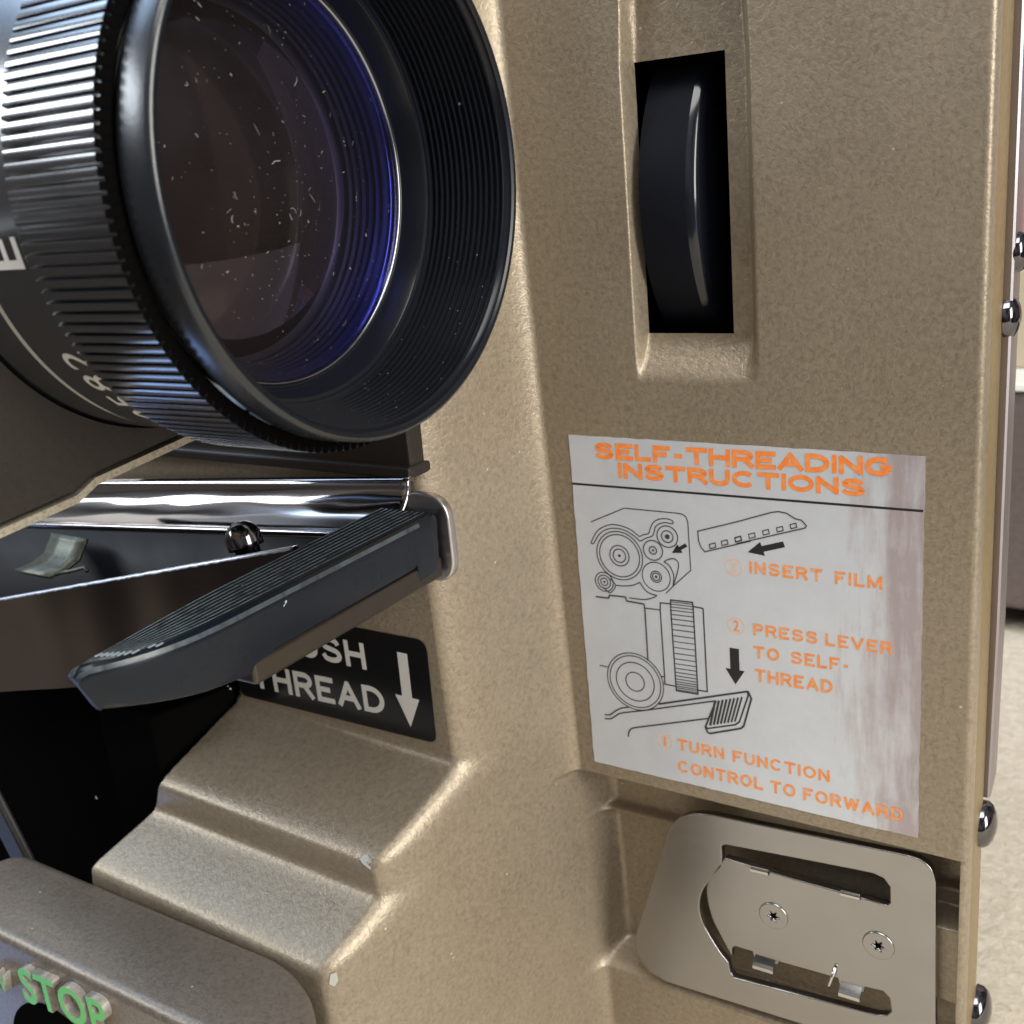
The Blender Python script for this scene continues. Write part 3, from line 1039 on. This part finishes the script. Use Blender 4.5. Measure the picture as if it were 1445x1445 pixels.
# ------------------------------------------------------------------ black film chamber at the lower left
mb = MB().box((-128, -44.6, -60), (-85.2, -8, -9)).box((-128, -34, -60), (-79.2, -7.0, -9.5))
mb = MB()
pts = [(-170, -30.0), (-96, -30.0), (-93, -33.0), (-80.2, -33.0), (-77.2, -24), (-75.4, -14), (-75.4, -3), (-170, -3)]
mb.grid([[(x, y, z) for x, y in pts] for z in (-90, -13.4)], close=True, cap=True)
CH = adopt(mb.build('film_chamber', MATTE))
bevel(CH, 0.6)
a_, b_ = onY(-40, 1085, -42), onY(42, 1245, -42)
mb = MB()
wv = np.array([3.4, 0, 0.8])
q = [a_ - wv / 2, a_ + wv / 2, b_ + wv / 2, b_ - wv / 2]
mb.add([(v[0], -42, v[2]) for v in q] + [(v[0], -40.5, v[2]) for v in q], [(0, 1, 2, 3)[::-1], (4, 5, 6, 7), (0, 4, 5, 1), (1, 5, 6, 2), (2, 6, 7, 3), (3, 7, 4, 0)])
g = adopt(mb.build('film_guide', grained('grey_guide_plastic', (0.022, 0.018, 0.017), (0.016, 0.013, 0.012), 0.5, 0.0, specks=False)))
bevel(g, 0.4)

# ------------------------------------------------------------------ PUSH THREAD label
YL = -20.12
lab = round_poly([(-74.5, 1.0), (-36.0, 1.0), (-36.35, -14.55), (-74.5, -14.55)], [1.6, 1.8, 1.4, 1.4], 6)
LBL = adopt(flat_shape('push_thread_label', [lab], YL, 0.1, LABELBK, None))
y = YL - 0.02


def arcp(cx, cz, rx, rz, a0, a1, n=14):
    return [(cx + rx * math.cos(math.radians(a0 + (a1 - a0) * i / n)), cz + rz * math.sin(math.radians(a0 + (a1 - a0) * i / n))) for i in range(n + 1)]


def smooth_pts(pts, n=5):
    p_ = [np.array(q) for q in pts]
    out = []
    for i in range(len(p_) - 1):
        p0, p1, p2, p3 = p_[max(i - 1, 0)], p_[i], p_[i + 1], p_[min(i + 2, len(p_) - 1)]
        for t in np.linspace(0, 1, n, endpoint=False):
            out.append(tuple(0.5 * (2 * p1 + (p2 - p0) * t + (2 * p0 - 5 * p1 + 4 * p2 - p3) * t * t + (3 * p1 - 3 * p2 + p3 - p0) * t ** 3)))
    return out + [tuple(p_[-1])]


# plain sans capitals as pen strokes: letter -> (width, strokes)
GLYPH = {
    'A': (.80, [[(0, 0), (.40, 1.0), (.80, 0)], [(.14, .32), (.66, .32)]]),
    'C': (.80, [arcp(.41, .5, .41, .5, 42, 318, 24)]),
    'D': (.74, [[(0, .5), (0, 1), (.26, 1)] + arcp(.26, .5, .48, .5, 90, -90, 18)[1:-1] + [(.26, 0), (0, 0), (0, .5)]]),
    'E': (.62, [[(.62, 1), (0, 1), (0, 0), (.62, 0)], [(0, .51), (.56, .51)]]),
    'F': (.60, [[(.60, 1), (0, 1), (0, 0)], [(0, .49), (.53, .49)]]),
    'G': (.80, [arcp(.40, .5, .40, .5, 42, 322, 26), [(.46, .46), (.78, .46), (.78, .20)]]),
    'H': (.70, [[(0, 0), (0, 1)], [(.70, 0), (.70, 1)], [(0, .51), (.70, .51)]]),
    'I': (.0, [[(0, 0), (0, 1)]]),
    'L': (.56, [[(0, 1), (0, 0), (.56, 0)]]),
    'M': (.86, [[(0, 0), (0, 1), (.43, .08), (.86, 1), (.86, 0)]]),
    'N': (.70, [[(0, 0), (0, 1), (.70, 0), (.70, 1)]]),
    'O': (.84, [arcp(.42, .5, .42, .5, 90, 450, 32)]),
    'P': (.66, [[(0, 0), (0, 1)], [(0, 1), (.38, 1)] + arcp(.38, .73, .28, .27, 90, -90, 12)[1:-1] + [(.38, .46), (0, .46)]]),
    'R': (.70, [[(0, 0), (0, 1)], [(0, 1), (.40, 1)] + arcp(.40, .74, .28, .26, 90, -90, 12)[1:-1] + [(.40, .48), (0, .48)], [(.38, .48), (.70, 0)]]),
    'S': (.72, [smooth_pts([(.69, .76), (.60, .93), (.36, 1), (.12, .93), (.03, .75), (.13, .59), (.38, .52), (.62, .43), (.72, .26), (.62, .07), (.37, 0), (.11, .06), (.0, .24)], 4)]),
    'T': (.72, [[(0, 1), (.72, 1)], [(.36, 1), (.36, 0)]]),
    'U': (.70, [[(0, 1), (0, .34)] + arcp(.35, .34, .35, .34, 180, 360, 14)[1:-1] + [(.70, .34), (.70, 1)]]),
    'V': (.76, [[(0, 1), (.38, 0), (.76, 1)]]),
    'W': (1.05, [[(0, 1), (.26, 0), (.525, .95), (.79, 0), (1.05, 1)]]),
    '-': (.34, [[(0, .42), (.34, .42)]]),
}


def stroke_line(body, x0, x1, zb_, cap, y_, m, parent, pen, gap=0.42, space=0.62, slope=0.0):
    """a printed line of capitals drawn with a pen of the given width, filling x0..x1"""
    units = 0.0
    pens = 0
    for i, ch in enumerate(body):
        units += space if ch == ' ' else GLYPH[ch][0]
        if i < len(body) - 1 and ch != ' ' and body[i + 1] != ' ':
            units += gap
    sx_ = (x1 - x0 - pen) / units
    x = x0 + pen / 2
    mb_ = MB()
    k_ = 0
    for i, ch in enumerate(body):
        if ch == ' ':
            x += space * sx_
            continue
        w_, strokes = GLYPH[ch]
        for st in strokes:
            k_ += 1
            pts = [(x + a * sx_, zb_ + pen / 2 + b * (cap - pen) + slope * (x + a * sx_ - x0)) for a, b in st]
            if len(st) == 2 or True:
                # square the free ends so stems reach the cap line
                pts = [tuple(q) for q in pts]
                def ext(p_, q_):
                    d_ = np.array(p_) - np.array(q_)
                    return tuple(np.array(p_) + d_ / max(np.linalg.norm(d_), 1e-9) * pen * 0.5)
                if math.dist(pts[0], pts[-1]) > 1e-4 and (ch not in 'CSG' or (ch == 'G' and len(st) == 2)) and ch != '-':
                    if abs(st[0][1]) in (0, 1) or st[0][1] == 1:
                        pts[0] = ext(pts[0], pts[1])
                    if st[-1][1] in (0, 1):
                        pts[-1] = ext(pts[-1], pts[-2])
            shut = len(pts) > 3 and math.dist(pts[0], pts[-1]) < 1e-6
            runs, cur = [], [pts[0]]
            for i_ in range(1, len(pts) - 1):
                cur.append(pts[i_])
                d1 = np.array(pts[i_]) - np.array(pts[i_ - 1]); d2 = np.array(pts[i_ + 1]) - np.array(pts[i_])
                cs_ = float(d1 @ d2) / max(np.linalg.norm(d1) * np.linalg.norm(d2), 1e-12)
                if cs_ < -0.1:
                    e1 = d1 / np.linalg.norm(d1) * pen * 0.35; e2 = d2 / np.linalg.norm(d2) * pen * 0.35
                    cur[-1] = tuple(np.array(pts[i_]) + e1)
                    runs.append(cur)
                    cur = [tuple(np.array(pts[i_]) - e2)]
            cur.append(pts[-1])
            runs.append(cur)
            if len(runs) == 1 and shut:
                mb_.add(*ribbon(pts[:-1], pen, y_ - 0.005 * (k_ % 7), True))
            else:
                for rn in runs:
                    k_ += 1
                    mb_.add(*ribbon(rn, pen, y_ - 0.005 * (k_ % 7)))
        x += w_ * sx_
        if i < len(body) - 1 and body[i + 1] != ' ':
            x += gap * sx_
    return mb_.build('lettering', m, parent)


def px_stroke(body, tl, bl, r_b, yy, m, parent, pen, gap=0.42, space=0.62):
    A, B = onY(*tl, yy), onY(*bl, yy)
    R = onY(*r_b, yy)
    cap = A[2] - B[2]
    return stroke_line(body, B[0], R[0], B[2], cap, yy, m, parent, pen * cap, gap, space, (R[2] - B[2]) / (R[0] - B[0]))


def px_line(body, tl, bl, r_tb, yy, m, parent, offset, spacing=1.0, wordspace=1.0, right_b=None, name='lettering'):
    """fit a line of letters between photo points: top-left, bottom-left, bottom-right"""
    A, B = onY(*tl, yy), onY(*bl, yy)
    R = onY(*r_tb, yy)
    return text_flat(body, B[0], R[0], B[2], A[2] - B[2], yy, m, parent, offset, spacing, (R[2] - B[2]) / (R[0] - B[0]), wordspace=wordspace, name=name)


px_stroke('PUSH', (393, 884), (393, 918.5), (518, 945.5), y, WHITEINK, LBL, 0.20, 0.36)
px_stroke('THREAD', (357, 935), (358, 969), (545, 1009.5), y, WHITEINK, LBL, 0.20, 0.36)


def arrow(tail, tip, w, hw, hl, y, m, parent):
    a, b = np.array(tail, float), np.array(tip, float)
    d = (b - a); ln = np.linalg.norm(d); d /= ln
    n_ = np.array([-d[1], d[0]])
    s = b - d * hl
    pts = [a + n_ * w / 2, s + n_ * w / 2, s + n_ * hw / 2 + d * 0.12 * hl * 0, b, s - n_ * hw / 2, s - n_ * w / 2, a - n_ * w / 2]
    mb = MB().add([(q[0], y, q[1]) for q in pts], [(0, 1, 5, 6)[::-1], (2, 3, 4)[::-1]])
    mb.f[1] = (2, 1, 5, 4, 3)
    return mb.build('arrow', m, parent)


arrow((-40.4, -1.5), (-40.6, -12.9), 1.75, 4.2, 4.7, y, WHITEINK, LBL)

# ------------------------------------------------------------------ instruction sticker
YS = -0.10
TL, TR, BR, BL = onY(802.9, 613.5, 0), onY(1306.3, 643.6, 0), onY(1295.8, 1182.3, 0), onY(839.1, 1073.9, 0)
edge = []
cs = [TL, TR, BR, BL]
for i in range(4):
    a, b = cs[i], cs[(i + 1) % 4]
    for t in np.linspace(0, 1, 40, endpoint=False):
        p_ = a + (b - a) * t
        edge.append((p_[0] + rng.uniform(-.05, .05), p_[2] + rng.uniform(-.05, .05)))
STK = adopt(flat_shape('instruction_sticker', [edge], YS, 0.08, FOIL, None))
y = YS - 0.02
px_stroke('SELF-THREADING', (839.5, 624), (840, 647), (1259.5, 673), y, ORANGE, STK, 0.26, 0.27)
px_stroke('INSTRUCTIONS', (873, 652.5), (873, 674.2), (1220.5, 700.9), y, ORANGE, STK, 0.26, 0.27)
px_stroke('INSERT FILM', (1057.5, 791.5), (1058, 808.8), (1245, 832), y, PALEOR, STK, 0.20, 0.42, 1.15)
px_stroke('PRESS LEVER', (1063, 879.5), (1063, 896), (1259.5, 924.3), y, PALEOR, STK, 0.20, 0.42, 0.85)
px_stroke('TO SELF-', (1063.3, 911), (1063.5, 928), (1199, 948.6), y, PALEOR, STK, 0.20, 0.42, 1.15)
px_stroke('THREAD', (1065.3, 943.5), (1065.5, 961.3), (1175.3, 979.0), y, PALEOR, STK, 0.20, 0.42)
px_stroke('TURN FUNCTION', (956, 1042), (956.3, 1057.6), (1171, 1104.3), y, PALEOR, STK, 0.20, 0.42, 1.0)
px_stroke('CONTROL TO FORWARD', (957.5, 1072.5), (957.5, 1088.6), (1274.5, 1160), y, PALEOR, STK, 0.20, 0.42, 0.9)

S5, O5 = 4.815, (790, 600)
S6, O6 = 4.818, (1040, 600)
S7, O7 = 4.816, (820, 860)


def P(c, pts):
    s_, o_ = {5: (S5, O5), 6: (S6, O6), 7: (S7, O7)}[c]
    out = []
    for a, b in pts:
        q = onY(o_[0] + a / s_, o_[1] + b / s_, 0)
        out.append((q[0], q[2]))
    return out


def circ(c, ctr, rpx, n=48):
    q = P(c, [ctr])[0]
    r = rpx / 4.815 * 0.1075
    return [(q[0] + r * math.cos(2 * PI * i / n), q[1] + r * math.sin(2 * PI * i / n)) for i in range(n)]


for txt, c, ctr in (('3', 5, (1185, 965)), ('2', 5, (1200, 1362)), ('1', 7, (572, 893))):
    q = P(c, [ctr])[0]
    mb = MB().add(*ribbon(circ(c, ctr, 50), 0.16, y, True))
    mb.build('number_circle', FAINTOR, STK)
    hw_ = 0.2 if txt == '1' else 0.42
    text_flat(txt, q[0] - hw_, q[0] + hw_, q[1] - 0.78, 1.56, y - 0.004, FAINTOR if txt == '3' else PALEOR, STK, 0.015)

# divider rule
a_, b_ = onY(807.7, 682, 0), onY(1303.2, 720.8, 0)
mb = MB().add(*ribbon([(a_[0] + 0.02, a_[2]), (b_[0], b_[2])], 0.30, y))
mb.build('rule', BLACKINK, STK)

LT, TH = 0.145, 0.20
draw = MB()
cnt = [0]


def pl(pts, w=LT, closed=False):
    cnt[0] += 1
    draw.add(*ribbon(pts, w, y - 0.004 * (cnt[0] % 12), closed))


# film path head
pl(P(5, [(215, 655), (440, 562), (800, 596), (835, 603), (860, 622), (872, 655), (892, 985), (780, 1085), (725, 1140)]))
pl(smooth_pts(P(5, [(215, 800), (230, 762), (260, 715), (310, 684), (365, 673), (430, 685), (490, 712), (535, 748), (548, 752), (575, 741), (606, 734), (617, 700), (640, 657), (680, 636), (730, 634), (768, 648), (772, 664), (755, 666), (720, 660), (680, 668), (652, 690), (642, 728), (630, 752), (590, 765), (552, 785), (540, 780), (500, 745), (440, 711), (370, 698), (310, 710), (265, 747), (235, 798), (222, 803)]), 4), LT, True)
for ctr, rs in (((408, 885), (157, 137, 66, 43)), ((733, 755), (67, 37, 12)), ((636, 848), (63, 24)), ((657, 1028), (93, 36, 24)), ((305, 1062), (63, 44, 25))):
    for r in rs:
        pl(circ(5, ctr, r), LT, True)
for ctr, r in (((408, 885), 9), ((733, 755), 8), ((636, 848), 7), ((657, 1028), 9), ((305, 1062), 8)):
    c_ = circ(5, ctr, r, 12)
    draw.add([(a, y - 0.02, b) for a, b in c_], [tuple(range(12))[::-1]])
pl(smooth_pts(P(5, [(710, 926), (740, 910), (775, 905), (800, 920), (810, 945), (805, 985), (790, 1040), (772, 1095)]), 4))
pl(smooth_pts(P(5, [(710, 926), (745, 950), (768, 990), (778, 1030), (772, 1095)]), 4))
pl(smooth_pts(P(5, [(345, 1040), (365, 1060), (381, 1085), (372, 1112), (345, 1136), (318, 1118), (300, 1098)]), 4))
pl(smooth_pts(P(5, [(385, 1085), (440, 1090), (500, 1085), (548, 1065)]), 4) + smooth_pts(P(5, [(550, 1068), (570, 1100), (605, 1135), (662, 1155)]), 4)[0:] + smooth_pts(P(5, [(658, 1160), (630, 1172), (570, 1182), (475, 1170)]), 4))
# machine body and lens of the drawing
pl(P(5, [(248, 1162), (335, 1173), (342, 1153), (450, 1165), (458, 1192), (575, 1213)]) + P(7, [(437, 0), (458, 345)]), TH)
pl(P(5, [(583, 1240), (685, 1253)]))
pl(P(5, [(755, 1212), (685, 1205)]) + P(7, [(540, 0), (570, 455)]), TH)
pl(P(7, [(548, 455), (570, 455), (572, 505), (645, 520)]), TH)
pl(P(5, [(755, 1185)]) + P(7, [(612, 0), (650, 550), (797, 574), (765, 0)]) + P(5, [(905, 1202)]), TH, True)
kt, kb = P(5, [(755, 1185), (905, 1202)]), P(7, [(650, 550), (797, 574)])
us = list(np.cumsum([0, .02, .025, .03, .035, .045, .05, .055, .06, .065, .065, .065, .065, .06, .055, .05, .045, .04, .035, .03, .025, .025, .02, .02, .018, .015]))
for u in us[1:]:
    if u < 0.99:
        pl([tuple(np.array(kt[0]) * (1 - u) + np.array(kb[0]) * u), tuple(np.array(kt[1]) * (1 - u) + np.array(kb[1]) * u)], 0.12)
pl(P(5, [(910, 1230), (975, 1243)]) + P(7, [(832, 0), (860, 556), (800, 547)]), TH)
for r in (197, 178, 133, 65):
    pl(circ(7, (370, 489), r, 64), LT, True)
pl(P(7, [(130, 377), (185, 388)]))
pl(smooth_pts(P(7, [(165, 712), (200, 713), (230, 692), (275, 669), (332, 660)]), 4), TH)
pl(smooth_pts(P(7, [(165, 738), (205, 740), (240, 720), (280, 701), (420, 685)]), 4) + P(7, [(920, 618)]), TH)
pl(P(7, [(530, 640), (1130, 555), (1140, 558), (1160, 604), (1108, 790), (1090, 805), (1070, 809), (880, 840), (862, 830), (848, 797), (862, 760), (920, 618)]), TH + 0.06)
pl(smooth_pts(P(7, [(325, 862), (328, 832), (345, 808), (380, 799)]), 4) + P(7, [(865, 738)]), TH)
pl(P(7, [(850, 797), (862, 807), (1050, 781), (1078, 762), (1138, 582), (1132, 560)]), TH + 0.04)
for i in range(8):
    u = i / 7
    pl(P(7, [(913 + u * 183, 620 - u * 28), (880 + u * 168, 786 - u * 27)]), 0.34 - 0.10 * u)
# film strip
pl(P(5, [(1300, 785), (988, 858), (962, 826), (946, 782), (940, 718)]) + P(6, [(0, 655), (240, 590), (285, 585), (340, 596), (400, 635), (440, 643), (475, 680), (465, 697), (0, 803)]), LT)
for c, pts in ((5, [(1040, 818), (1122, 797), (1212, 775)]), (6, [(10, 772), (103, 750), (198, 727), (293, 706), (385, 684)])):
    for a, b in pts:
        pl(P(c, [(a - 22, b - 10), (a + 18, b - 20), (a + 24, b + 8), (a - 16, b + 18)]), 0.13, True)
describe(draw.build('line_drawing', mat('line_ink', (0.035, 0.035, 0.038), 0.5), STK), kind=None)
A5 = P(5, [(862, 812), (765, 866)])
arrow(A5[0], A5[1], 0.5, 1.35, 1.4, y - 0.004, BLACKINK, STK)
A6 = P(6, [(322, 808), (75, 861)])
arrow(A6[0], A6[1], 0.78, 1.9, 2.1, y - 0.004, BLACKINK, STK)
A7 = P(7, [(1043, 262), (1052, 508)])
arrow(A7[0], A7[1], 1.30, 2.7, 2.2, y - 0.004, BLACKINK, STK)

# ------------------------------------------------------------------ latch plate
outer = [(-11.5, -33.4), (-9.8, -31.4), (-7.4, -30.2), (-4.9, -29.75), (21.8, -28.45), (23.6, -28.7), (24.8, -29.7), (25.3, -31.4), (25.7, -52.2), (25.7, -57), (24.6, -59.2), (22, -60.1), (7.8, -60.7), (-13.8, -61.5), (-16.9, -60.5), (-18.4, -58.2), (-18.7, -55.1)]
outer = smooth_pts(outer[:4], 4) + smooth_pts(outer[4:8], 4) + smooth_pts(outer[8:12], 4) + [outer[12]] + smooth_pts(outer[13:], 4)
hole = [(-3.9, -36.0), (-3.9, -34.3), (-3.2, -33.8), (14.9, -32.4), (17.6, -32.25), (19, -32.6), (19.85, -33.7), (19.9, -36.3), (19.4, -36.9), (16.3, -36.8), (6.8, -36.75), (-3.2, -36.35)]
hole += smooth_pts([(-4.6, -38.4), (-6.0, -41.2), (-6.25, -43.7), (-5.6, -47.1), (-4.2, -50), (-2.95, -52.4)], 5)
hole += [(-2.9, -51.3), (-2.3, -50.75), (0.5, -50.75), (0.75, -51.9), (4.0, -51.7), (4.2, -51.05), (12.9, -50.7), (13.2, -52), (16.2, -51.8), (16.4, -50.75), (19, -50.5), (20, -51.4), (20.25, -53.6), (19.6, -54.6), (18.1, -55.1), (13.3, -55.5), (-2.7, -56.8), (-3.4, -55.9)]
hole += smooth_pts([(-3.6, -54.3), (-4.8, -53), (-6.3, -50.7), (-7.5, -48.3), (-7.8, -45.6), (-7.3, -43.2), (-5.9, -40.6), (-4.0, -37.8)], 5)
PLATE = adopt(flat_shape('latch_plate', [outer, hole], 0.5, 1.2, STEEL, None, 0.14))
for cx, cz in ((3.7, -43.6), (18.3, -43.4)):
    star = []
    rot = random.uniform(0, 1)
    for i in range(48):
        a = 2 * PI * i / 48
        r = 0.80 + 0.24 * math.cos(6 * a + rot)
        star.append((cx + r * math.cos(a), cz + r * math.sin(a)))
    circle = [(cx + 1.95 * math.cos(2 * PI * i / 56), cz + 1.95 * math.sin(2 * PI * i / 56)) for i in range(56)]
    s = flat_shape('countersunk_screw', [circle, star], 0.28, 0.5, STEEL, PLATE, 0.16)
    ring = [(cx + 2.12 * math.cos(2 * PI * i / 56), cz + 2.12 * math.sin(2 * PI * i / 56)) for i in range(56)]
    flat_shape('screw_seat', [ring], 0.485, 0.05, MATTE, s)
for cx, cz, w in ((2.35, -50.9, 3.0), (14.7, -50.9, 2.9)):
    sec = [(1.5, 0.25), (0.75, 0.1), (0.6, -0.12), (-0.40, -0.80), (-0.78, -1.20), (-0.75, -1.75), (-0.35, -1.8), (0.15, -1.35), (1.5, -0.6)]
    MB().grid([[(cx + sg * w / 2, y_, cz + z_ + 0.03 * sg) for y_, z_ in sec] for sg in (-1, 1)], close=True, cap=True).build('bent_tab', BRIGHT, PLATE)
for cx, cz, w in ((1.9, -36.75, 2.6), (14.6, -36.7, 2.6)):
    rows = []
    for i in range(7):
        t = i / 6 * PI
        rows.append([(cx - w / 2, 0.45 - 0.35 * math.sin(t), cz - 0.5 * math.cos(t)), (cx + w / 2, 0.45 - 0.35 * math.sin(t), cz + 0.08 - 0.5 * math.cos(t))])
    MB().grid(rows).build('upper_tab', BRIGHT, PLATE, True)
tube([(12.5, 0.2, -48.9), (12.2, -0.3, -50.4), (11.85, -0.4, -51.6), (11.8, -0.2, -52.1)], 0.24).build('pin', BRIGHT, PLATE, True)

# ------------------------------------------------------------------ function control housing (lower left front)
def ring_poly(inset):
    pts = [(-102, -46.3)]
    pts += [(-47.5 + 19.4 * math.cos(a), -65.7 + 19.4 * math.sin(a)) for a in np.linspace(PI / 2, 0.52, 20)]
    pts += [(-32.5 + 2.4 * math.cos(a), -58.1 + 2.4 * math.sin(a)) for a in np.linspace(0.10, -PI / 2, 9)]
    pts += [(-102, -60.5)]
    out = []
    # rounded left corners
    def q(c0, a0, a1, rad):
        return [(c0[0] + rad * math.cos(a), c0[1] + rad * math.sin(a)) for a in np.linspace(a0, a1, 8)]
    out = q((-97.5, -50.8), PI, PI / 2, 4.5) + pts[1:-1] + q((-98, -56.5), -PI / 2, -PI, 4.0)
    # inset towards the inside by moving along averaged normals
    P_ = np.array(out)
    n_ = len(P_)
    res = []
    for i in range(n_):
        a, b = P_[i - 1], P_[(i + 1) % n_]
        d = (b - a) / np.linalg.norm(b - a)
        nrm = np.array([d[1], -d[0]])
        res.append(P_[i] + nrm * inset)
    return np.array(res)


rows = []
R0, ZT = 1.5, -33.95
for z, ins in [(-88, 0)] + [(ZT - R0 + R0 * math.sin(t), R0 * (1 - math.cos(t))) for t in np.linspace(0, PI / 2, 8)]:
    rp = ring_poly(ins)
    rows.append([(p_[0], p_[1], z - 0.018 * (p_[0] + 60) * 0) for p_ in rp])
mb = MB().grid(rows, close=True)
top = rows[-1]
kk = len(mb.v) - len(top)
cxy = np.mean([(q_[0], q_[1]) for q_ in top], 0)
mb.v.append((cxy[0], cxy[1], top[0][2]))
mb.f += [(kk + i, kk + (i + 1) % len(top), len(mb.v) - 1) for i in range(len(top))]
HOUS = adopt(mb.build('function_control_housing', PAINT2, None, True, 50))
LIGHTM = grained('bright_cast_sides', (0.46, 0.43, 0.38), (0.34, 0.31, 0.27), 0.4, 0.5, specks=False)
text_flat('STOP', -80.2, -61.6, -42.6, 5.7, -60.4, None, HOUS, 0.020, 1.10, 0.07, 1.2, [GREENP, LIGHTM], name='raised_lettering')
text_flat('W', -87.6, -84.2, -43.4, 3.3, -60.4, None, HOUS, 0.005, 1.0, 0.07, 1.2, [GREENP, LIGHTM], name='raised_lettering')
kn = lathe_axis([(-0.3, 12.4), (0.25, 12.3), (0.3, 11.9), (0.3, 0.01)], (-76.0, -60.4, -55.3), (0, -1, 0), 72)
kn.build('knob_recess_disc', MATTE, HOUS, True, 40)  # flat black disc added for the dark of the knob recess

# bare chips and stray fibres lying on the painted panel (found by dropping onto its surface)
def on_panel(px, py, lift=0.03):
    r_ = ray(px, py)
    ok, hit, nrm, _ = PANEL.ray_cast(Vector(CAM * MM), Vector(r_).normalized())
    if not ok:
        return None
    n_ = np.array(nrm)
    u_ = np.cross(n_, [0.1, 0.2, 1.0]); u_ /= np.linalg.norm(u_)
    return np.array(hit) / MM + n_ * lift, u_, np.cross(n_, u_)


for name, cells in (('paint_chip', [(508, 1212), (519, 1206), (526, 1213), (524, 1227), (513, 1219)]), ('paint_chip', [(466, 1374), (474, 1371), (477, 1382), (472, 1391), (464, 1388)])):
    q = [on_panel(*c_, 0.16) for c_ in cells]
    if all(q):
        o = MB().add([p_[0] for p_ in q], [tuple(range(len(q)))]).build(name, CHIP)
        adopt(o)


def somewhere():
    while True:
        px, py = (random.uniform(740, 1380), random.uniform(0, 1180)) if random.random() < 0.7 else (random.uniform(330, 860), random.uniform(620, 1440))
        if 800 < px < 1310 and 610 < py < 1190:
            continue
        q_ = on_panel(px, py)
        if q_:
            return q_


adopt(lint('panel_lint', 130, somewhere, mat('panel_fibres', (0.55, 0.50, 0.40), 0.8), None, 0.06, 0.9, 0.04))

# ------------------------------------------------------------------ behind, on the table
def rbox(name, a, b, m, parent=None, bw=2.0):
    o = MB().box(a, b).build(name, m, parent)
    return bevel(o, bw)


CASEM = grained('grey_brown_case', (0.105, 0.080, 0.072), (0.090, 0.068, 0.060), 0.6, 0.0, scale=500.0, specks=False)
by = 222.0
case = empty('storage_case', (0.06, (by + 40) * MM, TZ * MM))
describe(case, 'grey brown storage case with a white rim on black feet behind the projector', 'case')


def cadopt(o):
    o.parent = case
    o.matrix_parent_inverse = Matrix.Translation(-case.location)
    return o


zt_, zb_ = onY(1425, 552, by)[2], onY(1425, 860, by)[2]
cadopt(rbox('body', (-60, by, zb_), (190, by + 90, zt_), CASEM))
cadopt(rbox('rim', (-61, by - 1.5, zt_ + 0.2), (191, by + 91.5, zt_ + 2.6), mat('cream_rim', (0.75, 0.74, 0.68), 0.5), None, 0.5))
zf = TZ + 1.0
for fx in (-30, 30, 160):
    cadopt(rbox('foot', (fx - 22, by + 6, zf), (fx + 22, by + 80, zb_ + 0.4), mat('black_rubber', (0.01, 0.01, 0.01), 0.7), None, 1.0))
zt2 = zt_ + 2.7
box = rbox('cardboard_box', (-90, by + 20, zt2), (150, by + 80, zt2 + 30), mat('tan_card', (0.42, 0.36, 0.25), 0.8), None, 0.8)
describe(box, 'tan cardboard box lying on the white rimmed storage case', 'box')
red = rbox('red_box', (-85, by + 22, zt2 + 30.3), (150, by + 78, zt2 + 60), mat('red_card', (0.40, 0.17, 0.17), 0.6), None, 0.8)
describe(red, 'red box resting on the tan cardboard box', 'box')
grey = rbox('grey_box', (-85, by + 24, zt2 + 60.3), (150, by + 78, zt2 + 190), mat('pale_grey_card', (0.42, 0.37, 0.36), 0.6), None, 0.8)
describe(grey, 'tall pale grey box on top of the red box', 'box')
